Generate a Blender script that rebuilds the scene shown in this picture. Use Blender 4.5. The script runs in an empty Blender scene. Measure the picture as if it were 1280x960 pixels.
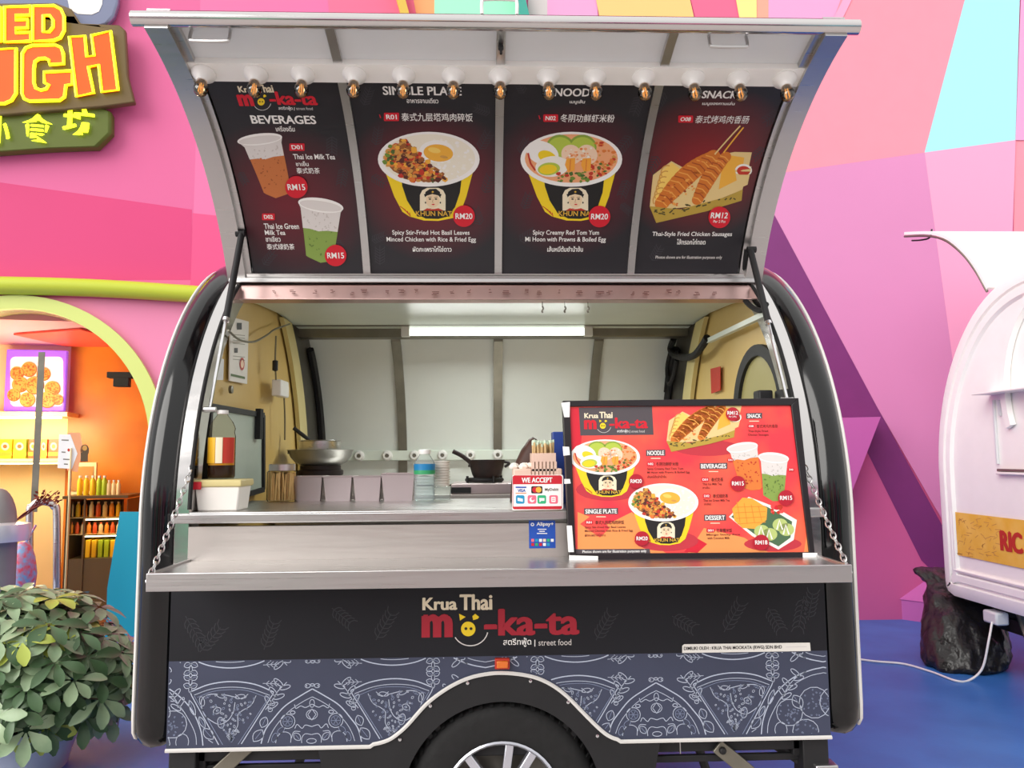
import bpy, bmesh, math, random
from math import sin, cos, pi, radians as rad, sqrt, atan2, asin
from mathutils import Vector as V, Matrix
from mathutils.geometry import tessellate_polygon
S = bpy.context.scene
COL = S.collection

# ------------------------------------------------------------------ camera
CAM = V((-0.05, -2.4, 1.375)); FPX = 960.0
YAW, PITCH, ROLL = rad(2.0), rad(5.36), rad(-0.43)
FW = V((sin(YAW)*cos(PITCH), cos(YAW)*cos(PITCH), sin(PITCH)))
_r0 = V((cos(YAW), -sin(YAW), 0)); _u0 = _r0.cross(FW)
RT = _r0*cos(ROLL) + _u0*sin(ROLL); UP = _u0*cos(ROLL) - _r0*sin(ROLL)
cd = bpy.data.cameras.new('camera'); co = bpy.data.objects.new('camera', cd); COL.objects.link(co)
cd.sensor_width = 36; cd.lens = 36*FPX/1280; cd.clip_start = .05
co.matrix_world = Matrix(((RT.x, UP.x, -FW.x, CAM.x), (RT.y, UP.y, -FW.y, CAM.y), (RT.z, UP.z, -FW.z, CAM.z), (0, 0, 0, 1)))
S.camera = co
# ------------------------------------------------------------------ light
S.view_settings.view_transform = 'Standard'; S.view_settings.look = 'None'
S.view_settings.gamma = 1; S.view_settings.use_curve_mapping = False
S.view_settings.exposure = 0.08; S.cycles.transparent_max_bounces = 32
w = bpy.data.worlds.new('overcast_sky'); S.world = w; w.use_nodes = True
nt = w.node_tree; bg = nt.nodes['Background']
tc = nt.nodes.new('ShaderNodeTexCoord'); sp = nt.nodes.new('ShaderNodeSeparateXYZ'); rp = nt.nodes.new('ShaderNodeValToRGB')
nt.links.new(tc.outputs['Generated'], sp.inputs[0]); nt.links.new(sp.outputs['Z'], rp.inputs[0]); nt.links.new(rp.outputs[0], bg.inputs[0])
rp.color_ramp.elements[0].position = 0.0; rp.color_ramp.elements[0].color = (.72, .71, .71, 1)
rp.color_ramp.elements[1].position = .75; rp.color_ramp.elements[1].color = (1, .99, .97, 1)
bg.inputs[1].default_value = 1.1
sd = bpy.data.lights.new('hazy_sun', 'SUN'); sd.energy = 2.6; sd.angle = rad(48); sd.color = (1, .97, .93)
so = bpy.data.objects.new('hazy_sun', sd); COL.objects.link(so); so.rotation_euler = (rad(65), 0, rad(-46))

# ------------------------------------------------------------------ helpers
def ray(u, v): return FW + RT*((u-640)/FPX) + UP*((480-v)/FPX)
def atY(u, v, y): d = ray(u, v); return CAM + d*((y-CAM.y)/d.y)
def atX(u, v, x): d = ray(u, v); return CAM + d*((x-CAM.x)/d.x)
def atZ(u, v, z): d = ray(u, v); return CAM + d*((z-CAM.z)/d.z)
def lin(h):
    if isinstance(h, str):
        h = h.lstrip('#'); c = [int(h[i:i+2], 16)/255 for i in (0, 2, 4)]
    else: c = h
    return tuple(x/12.92 if x <= .04045 else ((x+.055)/1.055)**2.4 for x in c) + (1,)
MATS = {}
def mat(name, col, rough=.5, metal=0, noise=0, nscale=8, col2=None, emit=0, alpha=1, trans=0, spec=None, bump=0, bscale=40, aniso=None, coat=0, k=1.0):
    m = bpy.data.materials.new(name); MATS[name] = m; m.use_nodes = True
    t = m.node_tree; b = t.nodes['Principled BSDF']
    c = lin(col); c = (c[0]*k, c[1]*k, c[2]*k, 1)
    b.inputs['Base Color'].default_value = c; b.inputs['Roughness'].default_value = rough; b.inputs['Metallic'].default_value = metal
    if spec is not None: b.inputs['Specular IOR Level'].default_value = spec
    if alpha < 1: b.inputs['Alpha'].default_value = alpha
    if trans: b.inputs['Transmission Weight'].default_value = trans
    if coat: b.inputs['Coat Weight'].default_value = coat; b.inputs['Coat Roughness'].default_value = .05
    if emit: b.inputs['Emission Color'].default_value = c; b.inputs['Emission Strength'].default_value = emit
    if noise or col2 or bump or aniso:
        tc = t.nodes.new('ShaderNodeTexCoord'); mp = t.nodes.new('ShaderNodeMapping'); n = t.nodes.new('ShaderNodeTexNoise')
        t.links.new(tc.outputs['Object'], mp.inputs[0]); t.links.new(mp.outputs[0], n.inputs[0])
        n.inputs['Scale'].default_value = nscale; n.inputs['Detail'].default_value = 5
        if aniso: mp.inputs['Scale'].default_value = aniso
        if col2 or noise:
            r = t.nodes.new('ShaderNodeValToRGB'); t.links.new(n.outputs[0], r.inputs[0])
            c2 = lin(col2) if col2 else tuple(x*(1-noise) for x in c[:3]) + (1,)
            r.color_ramp.elements[0].position = .36; r.color_ramp.elements[1].position = .66
            r.color_ramp.elements[0].color = c; r.color_ramp.elements[1].color = c2
            t.links.new(r.outputs[0], b.inputs['Base Color'])
        if aniso:
            mr = t.nodes.new('ShaderNodeMapRange'); t.links.new(n.outputs[0], mr.inputs[0])
            mr.inputs[3].default_value = max(.03, rough-.1); mr.inputs[4].default_value = rough+.12
            t.links.new(mr.outputs[0], b.inputs['Roughness'])
        if bump:
            n2 = t.nodes.new('ShaderNodeTexNoise'); t.links.new(tc.outputs['Object'], n2.inputs[0]); n2.inputs['Scale'].default_value = bscale
            bp = t.nodes.new('ShaderNodeBump'); bp.inputs['Strength'].default_value = bump; bp.inputs['Distance'].default_value = .01
            t.links.new(n2.outputs[0], bp.inputs['Height']); t.links.new(bp.outputs[0], b.inputs['Normal'])
    return name
def glassmat(name, tint, fac=.12, rough=.03, milk=0):
    m = bpy.data.materials.new(name); MATS[name] = m; m.use_nodes = True; t = m.node_tree
    for n in list(t.nodes):
        if n.type != 'OUTPUT_MATERIAL': t.nodes.remove(n)
    out = [n for n in t.nodes if n.type == 'OUTPUT_MATERIAL'][0]
    tr = t.nodes.new('ShaderNodeBsdfTransparent'); tr.inputs[0].default_value = lin(tint)
    gl = t.nodes.new('ShaderNodeBsdfGlossy'); gl.inputs['Roughness'].default_value = rough
    lw = t.nodes.new('ShaderNodeLayerWeight'); lw.inputs[0].default_value = fac
    mx = t.nodes.new('ShaderNodeMixShader'); t.links.new(lw.outputs['Fresnel'], mx.inputs[0])
    t.links.new(tr.outputs[0], mx.inputs[1]); t.links.new(gl.outputs[0], mx.inputs[2])
    if milk:
        df = t.nodes.new('ShaderNodeBsdfDiffuse'); df.inputs[0].default_value = lin('#f2f6f8'); m2 = t.nodes.new('ShaderNodeMixShader'); m2.inputs[0].default_value = milk
        t.links.new(mx.outputs[0], m2.inputs[1]); t.links.new(df.outputs[0], m2.inputs[2]); mx = m2
    t.links.new(mx.outputs[0], out.inputs[0])
    return name
WL = {}
ORD = ['first', 'second', 'third', 'fourth', 'fifth', 'sixth', 'seventh', 'eighth', 'ninth', 'tenth']
def wloc(o): return WL.get(o.name, V((0, 0, 0))) if o else V((0, 0, 0))
def tag(o, label=None, cat=None, group=None, kind=None):
    if label: o['label'] = label
    if cat: o['category'] = cat
    if group: o['group'] = group
    if kind: o['kind'] = kind
    return o
def thing(name, label, cat, loc, group=None):
    o = bpy.data.objects.new(name, None); COL.objects.link(o); o.location = loc; o.empty_display_size = .05
    WL[o.name] = V(loc); return tag(o, label, cat, group)
class MB:
    def __init__(s): s.v = []; s.f = []; s.m = []
    def add(s, vs, fs, m=0):
        b = len(s.v); s.v += [V(p) for p in vs]; s.f += [tuple(i+b for i in f) for f in fs]; s.m += [m]*len(fs); return s
    def box(s, a, b, m=0):
        x0, y0, z0 = a; x1, y1, z1 = b
        return s.hexa([(x0, y0, z0), (x1, y0, z0), (x1, y1, z0), (x0, y1, z0), (x0, y0, z1), (x1, y0, z1), (x1, y1, z1), (x0, y1, z1)], m)
    def hexa(s, p, m=0):
        return s.add(p, [(3, 2, 1, 0), (4, 5, 6, 7), (0, 1, 5, 4), (1, 2, 6, 5), (2, 3, 7, 6), (3, 0, 4, 7)], m)
    def slab(s, quad, n, m=0):                     # quad (4 points) thickened along n
        q = [V(p) for p in quad]; return s.hexa([p for p in q] + [p+V(n) for p in q], m)
    def loft(s, rings, m=0, closed=True, caps=False, cap0=False):
        n = len(rings[0]); vs = [p for r in rings for p in r]; fs = []
        for i in range(len(rings)-1):
            for j in range(n if closed else n-1):
                k = (j+1) % n; fs.append((i*n+j, i*n+k, (i+1)*n+k, (i+1)*n+j))
        if caps or cap0: fs.append(tuple(range(n))[::-1])
        if caps: fs.append(tuple(range((len(rings)-1)*n, len(rings)*n)))
        return s.add(vs, fs, m)
    def tube(s, path, r, m=0, n=8, caps=True, closed=False):
        P = [V(p) for p in path]; rr = r if isinstance(r, (list, tuple)) else [r]*len(P)
        rings = []; t0 = None; up = None; N = len(P)
        for i, p in enumerate(P):
            a = P[i-1] if (i > 0 or closed) else p; b = P[(i+1) % N] if (i < N-1 or closed) else p
            t = (b-a).normalized()
            if up is None: up = t.orthogonal().normalized()
            else:
                up = t0.rotation_difference(t) @ up; up = (up - t*up.dot(t)).normalized()
            t0 = t; sd = t.cross(up)
            rings.append([p + (up*cos(2*pi*j/n) + sd*sin(2*pi*j/n))*rr[i] for j in range(n)])
        if closed: rings.append(rings[0]); caps = False
        return s.loft(rings, m, True, caps)
    def lathe(s, prof, c=(0, 0, 0), m=0, n=24, ax=(0, 0, 1), caps=True, sx=1, sy=1):
        a = V(ax).normalized(); u = a.orthogonal().normalized() if abs(a.z) < .999 else V((1, 0, 0)); w_ = a.cross(u)
        c = V(c)
        rings = [[c + a*z + (u*cos(2*pi*j/n)*sx + w_*sin(2*pi*j/n)*sy)*r for j in range(n)] for r, z in prof]
        return s.loft(rings, m, True, caps)
    def prism(s, poly, vec, m=0):                  # concave planar polygon extruded by vec
        P = [V(p) for p in poly]; n = len(P); vec = V(vec)
        tri = tessellate_polygon([P])
        fs = [tuple(t) for t in tri] + [tuple(i+n for i in t[::-1]) for t in tri] + [(i, (i+1) % n, (i+1) % n+n, i+n) for i in range(n)]
        return s.add(P + [p+vec for p in P], fs, m)
    def sheet(s, poly, m=0):
        P = [V(p) for p in poly]; return s.add(P, [tuple(t) for t in tessellate_polygon([P])], m)
    def build(s, name, mats, parent=None, bevel=0, label=None, cat=None, group=None, kind=None, smooth=True, sharp=38, recalc=True, subd=0, seg=2):
        o0 = wloc(parent)
        if parent is None and kind != 'structure' and s.v:      # origin at the base of the thing
            xs = [p.x for p in s.v]; ys = [p.y for p in s.v]; zs = [p.z for p in s.v]
            o0 = V(((min(xs)+max(xs))/2, (min(ys)+max(ys))/2, min(zs)))
        me = bpy.data.meshes.new(name); me.from_pydata([p-o0 for p in s.v], [], s.f)
        for k in ([mats] if isinstance(mats, str) else mats): me.materials.append(MATS[k])
        me.polygons.foreach_set('material_index', s.m); me.validate()
        if recalc:
            bm = bmesh.new(); bm.from_mesh(me); bmesh.ops.recalc_face_normals(bm, faces=bm.faces); bm.to_mesh(me); bm.free()
        if smooth:
            me.polygons.foreach_set('use_smooth', [True]*len(me.polygons)); me.set_sharp_from_angle(angle=rad(sharp))
        o = bpy.data.objects.new(name, me); COL.objects.link(o)
        if parent: o.parent = parent; WL[o.name] = o0
        else: o.location = o0; WL[o.name] = o0
        if bevel:
            b = o.modifiers.new('bevel', 'BEVEL'); b.width = bevel; b.segments = seg; b.limit_method = 'ANGLE'; b.angle_limit = rad(50)
        if subd:
            b = o.modifiers.new('subd', 'SUBSURF'); b.levels = subd; b.render_levels = subd
        return tag(o, label, cat, group, kind)
def copy_tree(o, loc, parent=None, delta=None):
    c = o.copy(); COL.objects.link(c); c.parent = parent
    if loc is not None: c.location = loc
    WL[c.name] = V(c.location)
    for ch in list(o.children): copy_tree(ch, None, c)
    return c
def bez(p, n=10):
    """smooth Catmull-Rom path through points"""
    P = [V(q) for q in p]; P = [P[0]*2-P[1]] + P + [P[-1]*2-P[-2]]; out = []
    for i in range(1, len(P)-2):
        for k in range(n):
            t = k/n; a, b, c, d = P[i-1:i+3]
            out.append(.5*((2*b) + (c-a)*t + (2*a-5*b+4*c-d)*t*t + (3*b-a-3*c+d)*t**3))
    out.append(P[-2]); return out

# flat artwork laid on a surface: M maps a photo pixel to surface coordinates (s,t), P maps (s,t,height) to space
_TX = {}
def glyphs(body, bold):
    key = (body, bold)
    if key not in _TX:
        c = bpy.data.curves.new('t', 'FONT'); c.body = body; c.size = 1; c.offset = bold; c.resolution_u = 3
        o = bpy.data.objects.new('t', c); COL.objects.link(o)
        dg = bpy.context.evaluated_depsgraph_get(); ev = o.evaluated_get(dg); me = ev.to_mesh()
        _TX[key] = ([(p.co.x, p.co.y) for p in me.vertices], [tuple(f.vertices) for f in me.polygons]); ev.to_mesh_clear()
        bpy.data.objects.remove(o); bpy.data.curves.remove(c)
    return _TX[key]
class G:
    def __init__(s, M, P, step=None, eps=.0005, lift=0, rank=False): s.lift = lift; s.rank = rank; s.M = M; s.P = P; s.step = step; s.eps = eps; s.it = []; s.mats = []
    def mi(s, m):
        if m not in s.mats: s.mats.append(m)
        return s.mats.index(m)
    def raw(s, st, fs, m, L): s.it.append((st, fs, s.mi(m), L + len(s.it)*s.lift))
    def poly(s, pts, m, L=1):
        st = [s.M(*p) for p in pts]; q = [V((a, b, 0)) for a, b in st]
        s.raw(st, [tuple(t) for t in tessellate_polygon([q])], m, L)
    def rect(s, u0, v0, u1, v1, m, L=1): s.poly([(u0, v0), (u1, v0), (u1, v1), (u0, v1)], m, L)
    def rrect(s, u0, v0, u1, v1, r, m, L=1):
        pts = []
        for cx, cy, a in ((u1-r, v1-r, 0), (u0+r, v1-r, 90), (u0+r, v0+r, 180), (u1-r, v0+r, 270)):
            pts += [(cx+r*cos(rad(a+d)), cy+r*sin(rad(a+d))) for d in (0, 30, 60, 90)]
        s.poly(pts, m, L)
    def ell(s, u, v, ru, rv, m, L=1, n=28, rot=0):
        c, d = cos(rad(rot)), sin(rad(rot))
        s.poly([(u+ru*cos(2*pi*i/n)*c-rv*sin(2*pi*i/n)*d, v+ru*cos(2*pi*i/n)*d+rv*sin(2*pi*i/n)*c) for i in range(n)], m, L)
    def line(s, pts, w, m, L=1, closed=False, map_=True):
        P = [V(p).to_2d() if len(p) > 2 else V(p) for p in pts]; n = len(P); l = []; r = []
        for i in range(n):
            a = P[i-1] if (i or closed) else P[i]; b = P[(i+1) % n] if (i < n-1 or closed) else P[i]
            d = b-a
            if d.length < 1e-9: d = V((1, 0))
            d.normalize(); nn = V((-d.y, d.x))*w/2
            l.append(P[i]+nn); r.append(P[i]-nn)
        pts = [tuple(p) for p in l+r]; fs = []
        for i in range(n if closed else n-1):
            j = (i+1) % n; fs.append((i, j, n+j, n+i))
        s.raw([s.M(*p) for p in pts] if map_ else pts, fs, m, L)
    def arc(s, u, v, ru, rv, a0, a1, w, m, L=1, n=20):
        s.line([(u+ru*cos(rad(a0+(a1-a0)*i/n)), v+rv*sin(rad(a0+(a1-a0)*i/n))) for i in range(n+1)], w, m, L)
    def text(s, body, u0, v0, u1, v1, m, L=9, bold=.02):
        """glyph bounding box fitted to the pixel box's centre line; upright on the surface"""
        fat = max(0, bold-.012)*.8; vs, fs = glyphs(body, min(bold, .012))
        if not vs: return
        x0 = min(p[0] for p in vs); x1 = max(p[0] for p in vs); y0 = min(p[1] for p in vs); y1 = max(p[1] for p in vs)
        vm = (v0+v1)/2; um = (u0+u1)/2
        A = V(s.M(u0, vm)); B = V(s.M(u1, vm)); T = V(s.M(um, v0)); D = V(s.M(um, v1))
        ex = V((B.x-A.x, 0)) if abs(B.y-A.y) < .25*abs(B.x-A.x) else B-A
        ey = V((0, T.y-D.y)); c = (A+B)/2
        for i in range(1 if fat == 0 else 4):
            dx = ((0, 0), (fat, 0), (-fat, 0), (0, fat*.6))[i]
            s.raw([tuple(c + ex*((p[0]+dx[0]-x0+fat)/(x1-x0+2*fat)-.5) + ey*((p[1]+dx[1]-y0)/(y1-y0)-.5)) for p in vs], fs, m, L+.15*i)
    def blobs(s, n, inside, size, mats, L, seed=1):
        rn = random.Random(seed)
        (a, b, c, d), test = inside
        k = 0
        while k < n:
            u = rn.uniform(a, c); v = rn.uniform(b, d)
            if not test(u, v): continue
            k += 1; r = rn.uniform(*size); ph = rn.uniform(0, 6.3); el = rn.uniform(.5, 1)
            s.poly([(u+r*cos(ph+i*.9)*rn.uniform(.7, 1.15), v+r*el*sin(ph+i*.9)*rn.uniform(.7, 1.15)) for i in range(7)], rn.choice(mats), L+rn.random()*.9)
    def emit(s, mb=None, base=0):
        bm = bmesh.new(); items = s.it
        if s.rank: items = [(st, fs, m, i+1) for i, (st, fs, m, L) in enumerate(sorted(s.it, key=lambda q: q[3]))]
        for st, fs, m, L in items:
            vs = [bm.verts.new((a, b, L*s.eps)) for a, b in st]
            for f in fs:
                try: bm.faces.new([vs[i] for i in f]).material_index = m
                except ValueError: pass
        if s.step:
            t0 = min(v.co.y for v in bm.verts); t1 = max(v.co.y for v in bm.verts); t = (math.floor(t0/s.step)+1)*s.step
            while t < t1:
                bmesh.ops.bisect_plane(bm, geom=bm.verts[:]+bm.edges[:]+bm.faces[:], plane_co=(0, t, 0), plane_no=(0, 1, 0)); t += s.step
        bm.verts.index_update(); mb = mb or MB()
        b0 = len(mb.v); mb.v += [s.P(v.co.x, v.co.y, v.co.z) for v in bm.verts]
        for f in bm.faces: mb.f.append(tuple(v.index+b0 for v in f.verts)); mb.m.append(f.material_index+base)
        bm.free(); return mb
def planeMP(o, ex, ey, h=0):
    """mapping for a flat surface through o with axes ex, ey (unit); the face looks along -(ex x ey) or its opposite towards the camera"""
    o, ex, ey = V(o), V(ex).normalized(), V(ey).normalized(); n = ex.cross(ey).normalized()
    if n.dot(CAM-o) < 0: n = -n
    def M(u, v):
        d = ray(u, v); p = CAM + d*((o-CAM).dot(n)/d.dot(n)) - o; return (p.dot(ex), p.dot(ey))
    def P(s, t, k): return o + ex*s + ey*t + n*(k+h)
    return M, P
# ------------------------------------------------------------------ materials
FZ = .04
mat('steel', '#c9c7c6', .30, 1, aniso=(1, 14, 40), nscale=5)
mat('steel_mirror', '#d6d3d2', .12, 1, aniso=(2, 2, 8), nscale=4)
mat('steel_soft', '#c9c3be', .42, 1, aniso=(1, 10, 30), nscale=5)
mat('steel_dark', '#6b675f', .45, .9, noise=.3)
mat('rail_grey', '#8d897c', .4, .8, noise=.2)
mat('rim_silver', '#e2e2e4', .3, .3); mat('chrome', '#e6e6e8', .08, 1)
mat('black_gloss', '#08090b', .12, 0, coat=.12)
mat('black_matte', '#17171a', .6, noise=.3)
mat('black_frame', '#1b151a', .35, noise=.3)
mat('rubber', '#141415', .75, noise=.4, nscale=30, bump=.2)
mat('white_paint', '#fbfaf6', .35, noise=.03)
mat('white_panel', '#dfe2e4', .38, noise=.05, nscale=3)
mat('rear_panel', '#e6ebe6', .35, noise=.05, nscale=3)
mat('white_plastic', '#f3f2ef', .35)
mat('cream_wall', '#d9bd78', .45, noise=.18, nscale=2, col2='#cfac60')
mat('cream_lip', '#d8c98d', .45, noise=.06)
mat('olive_pane', '#b3ab72', .3, noise=.1, nscale=2)
mat('inner_white', '#dde6db', .4, noise=.06, nscale=3)
mat('pale_green', '#bfcdc2', .25, noise=.05)
mat('fascia_steel', '#d9b7b2', .35, 1, noise=.15, nscale=5)
mat('wheel_silver', '#d4d6e0', .25, .8)
mat('trim_white', '#dcdad6', .4)
mat('tape', '#f4f4f2', .5)
mat('print_black', '#1f1d23', .42)
mat('ink_white', '#f4f2ef', .5); mat('ink_dim', '#d7d2cf', .5); mat('ink_leaf', '#37343b', .5)
mat('logo_red', '#a8152c', .5); mat('ink_red', '#d3142b', .5); mat('ink_red_dark', '#b3102a', .5); mat('ink_yellow', '#f3d21f', .5); mat('ink_gold', '#dcae3a', .5)
mat('ink_black', '#191717', .5); mat('ink_cream', '#efe2c4', .5); mat('ink_skin', '#ecd3ae', .5)
mat('f_white', '#f3efe6', .5); mat('f_rice', '#efe9d8', .5); mat('f_yolk', '#f0b13c', .5); mat('f_yolk_hi', '#f7cf66', .5); mat('f_green', '#6f8f35', .5)
mat('f_herb', '#4b6a2c', .5); mat('f_lime', '#b5c94a', .5); mat('f_lime_dk', '#8aa63c', .5); mat('f_brown', '#9a5a28', .5); mat('f_tan', '#d39a4a', .5)
mat('f_dark', '#5a241c', .5); mat('f_red', '#c2321f', .5); mat('f_orange', '#e07b34', .5); mat('f_peach', '#f0a878', .5); mat('f_shrimp', '#f3d4b8', .5)
mat('f_sausage', '#d67726', .5); mat('f_sausage_dk', '#ab4d18', .5); mat('f_sausage_hi', '#eda349', .5); mat('f_paper', '#e5c98a', .5); mat('f_box', '#b89a3c', .5); mat('f_boxdk', '#4a4320', .5)
mat('f_milk', '#ded9d6', .5); mat('f_milk_dk', '#c9c2bd', .5); mat('f_tea', '#c5723c', .5); mat('f_tea_dk', '#9c5028', .5); mat('f_matcha', '#86a14b', .5); mat('f_matcha_dk', '#5f7a35', .5)
mat('f_mango', '#f4a73a', .5); mat('f_mango_dk', '#e08a2a', .5); mat('f_ricegreen', '#b7c878', .5); mat('f_leaf', '#4a6b4a', .5)
mat('poster_red', '#f23a48', .35, col2='#f8694a', nscale=4.5); mat('poster_orange', '#f99a58', .35); mat('poster_shadow', '#c2323f', .5); mat('poster_grey', '#514a4f', .4); mat('poster_deep', '#d61f35', .4)
mat('chalk_base', '#3c4258', .45, noise=.12, nscale=4); mat('chalk', '#b3bccf', .6); mat('chalk_dim', '#7f8aa6', .6); mat('panel_black', '#1a1b21', .5, spec=.3, noise=.12, nscale=3); mat('panel_leaf', '#27282f', .45)
mat('amber', '#e2711c', .25, coat=.5)
mat('ply_white', '#e9e6df', .5)
mat('blue_floor', '#3c7ac9', .4, col2='#336cba', nscale=3, bump=.05, bscale=60)
mat('m_pink', '#f58fb4', .55, noise=.03, nscale=.8); mat('m_pink_deep', '#e2437f', .55, noise=.03, nscale=.8); mat('m_pink_left', '#ea6ba0', .55, noise=.05, nscale=.7)
mat('m_coral', '#fb93a5', .55, noise=.02); mat('m_cyan', '#a4e4ef', .55); mat('m_lilac', '#d98bbb', .55, noise=.04, nscale=.8); mat('m_rose', '#f2a2c5', .55)
mat('m_plum', '#7c2f72', .55, noise=.05); mat('m_plum_dk', '#632458', .55); mat('m_magenta', '#d8659c', .55, noise=.06, nscale=.9); mat('m_violet', '#c664ae', .55)
mat('m_orange', '#fbc57c', .55); mat('m_orange_dk', '#f6a56a', .55); mat('m_mint', '#a0ecc6', .55); mat('m_teal', '#3aa391', .5); mat('m_grey', '#cfc8c6', .55); mat('m_orchid', '#e7a0cb', .55)
mat('m_red', '#f4678c', .55); mat('m_yellow', '#fbe08a', .55); mat('m_gold', '#d8b445', .45); mat('m_salmon', '#f9a58e', .55)
mat('lime', '#c3cf3a', .4); mat('lime_pale', '#e1ec86', .45)

# ------------------------------------------------------------------ the setting
WY = 3.85
fl = MB(); fl.box((-9, .6, FZ-.1), (9, 6.5, FZ)); fl.build('floor', 'blue_floor', kind='structure', smooth=False)
mat('paving', '#c4bfbc', .7, noise=.15, nscale=2)
fl = MB(); fl.box((-9, -12, FZ-.1), (9, .6, FZ)); fl.build('floor_2', 'paving', kind='structure', smooth=False)
# the colourful front across the street, which the steel mirrors
op = MB(); rnd = random.Random(5); cols = ['m_pink', 'm_cyan', 'm_coral', 'white_paint', 'm_mint', 'm_lilac', 'm_orange', 'white_paint', 'm_rose']
for i in range(14):
    x = -9+i*1.3; op.box((x, -9.2, FZ), (x+1.3, -9, 2.2+rnd.random()*.8), i % 9)
for i in range(9):
    x = -8.6+i*1.95; op.box((x, -9, FZ), (x+1.1, -8.95, 1.5+rnd.random()*.5), 9+i % 3)
cols += ['black_matte', 'chalk_base', 'm_plum_dk']
op.build('wall_front', cols, kind='structure', smooth=False)
# main mural wall: one wall, colour fields painted on it
M, P = planeMP((0, WY, 0), (1, 0, 0), (0, 0, 1))
wl = MB(); wl.box((-2.44, WY, FZ), (7.5, WY+.2, 7.5), 0)
g = G(M, P, eps=.0008, rank=True)
g.mi('m_pink_left')
g.poly([(228, -60), (500, -60), (500, 150), (300, 500), (228, 500)], 'm_pink_left', 1); g.poly([(200, 262), (320, 275), (330, 372), (200, 372)], 'm_pink_deep', 1.2); g.poly([(200, 378), (330, 380), (330, 600), (200, 600)], 'm_pink', 1.2)
g.poly([(405, -60), (505, -60), (545, 120), (420, 120)], 'm_red', 1.5)
g.poly([(515, -10), (545, -60), (545, 120), (540, 120)], 'm_orange_dk', 2); g.rect(538, -60, 546, 120, 'm_orange_dk', 2)
g.poly([(543, -60), (650, -60), (665, 120), (543, 120)], 'm_mint', 2)
g.rect(660, -60, 686, 120, 'm_grey', 2)
g.poly([(684, -60), (742, -60), (750, 60), (684, 60)], 'm_orchid', 2)
g.poly([(733, -60), (848, -60), (880, 80), (760, 80)], 'm_orange', 2.5)
g.poly([(848, -60), (908, -60), (935, 60), (878, 60)], 'm_red', 2)
g.poly([(908, -60), (945, -60), (945, 60), (930, 60)], 'm_yellow', 2.5); g.rect(944, -60, 961, 60, 'm_salmon', 2)
g.poly([(960, -60), (1080, -60), (1030, 60), (960, 60)], 'm_orchid', 2)
g.poly([(1046, -60), (1230, -60), (1205, 0), (1154.5, 191.5), (981, 216), (900, 228), (900, 60), (1030, 60), (1050, 0)], 'm_coral', 2)
g.poly([(1053, 0), (1070, -50), (1082, -50), (1064, 0), (1042, 45), (1030, 45)], 'm_rose', 3)
g.poly([(1205, 0), (1223, -60), (1277, -60), (1273.5, 0), (1268, 176), (1154.5, 191.5)], 'm_cyan', 2)
g.poly([(1277, -60), (1500, -60), (1500, 176), (1268, 176)], 'm_orchid', 2)
g.poly([(900, 228), (981, 216), (1154.5, 191.5), (1205, 480), (1215, 620), (1200, 690), (1090, 500), (960, 268), (900, 180)], 'm_lilac', 2)
g.poly([(1154.5, 191.5), (1268, 176), (1264, 300), (1264, 640), (1215, 640)], 'm_rose', 2)
g.poly([(1268, 176), (1500, 150), (1500, 640), (1262, 640)], 'm_coral', 1.8)
g.poly([(900, 180), (965, 266), (1090, 500), (1200, 700), (1180, 730), (1150, 700), (1060, 520), (940, 520), (900, 500)], 'm_plum', 3)
g.poly([(940, 300), (1010, 400), (1072, 520), (1105, 532), (1200, 705), (1200, 790), (880, 790), (880, 300)], 'm_magenta', 2.9)
g.poly([(900, 200), (962, 262), (1105, 532), (1076, 522), (900, 522)], 'm_plum', 3.5)
g.rect(620, 100, 890, 1000, 'm_magenta', 1)
g.emit(wl, 0)
wl.build('wall_back', g.mats, kind='structure', smooth=False, recalc=False)
# raised fins on the mural wall
def fin(name, px, depth, m, label, kind='structure'):
    b = MB(); b.prism([P(*M(u, v), 0) for u, v in px], (0, -depth, 0)); return b.build(name, m, kind=kind, smooth=False)
fin('trim_1', [(478, -60), (490, -60), (522, 60), (512, 60)], .12, 'm_gold', '')
fin('trim_2', [(628, -60), (640, -60), (668, 60), (658, 60)], .12, 'm_teal', '')
# faceted wedge that stands out of the wall by the trailer
b = MB(); ap = [atY(u, v, WY-.28) for u, v in ((940, 525), (1101, 521), (1066, 612), (940, 660))]; q = [V((p.x+.02, WY, p.z)) for p in ap]
b.hexa([q[0], q[1], q[2], q[3], ap[0], ap[1], ap[2], ap[3]]); b.build('trim_3', 'm_violet', kind='structure', smooth=False)
b = MB(); q0 = atZ(1133, 777, FZ); b.prism([(q0.x-.02, WY+.02, FZ), (q0.x+.35, WY+.02, FZ), (q0.x+.35, WY-.42, FZ)], (0, 0, .16))
b.add([(q0.x-.02, WY, FZ+.16), (q0.x+.35, WY, FZ+.16), (q0.x+.35, WY-.42, FZ+.16), (q0.x+.35, WY, FZ+.40)], [(0, 2, 3), (0, 1, 2), (1, 2, 3), (0, 1, 3)])
b.build('trim_4', 'm_violet', kind='structure', smooth=False)
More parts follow.
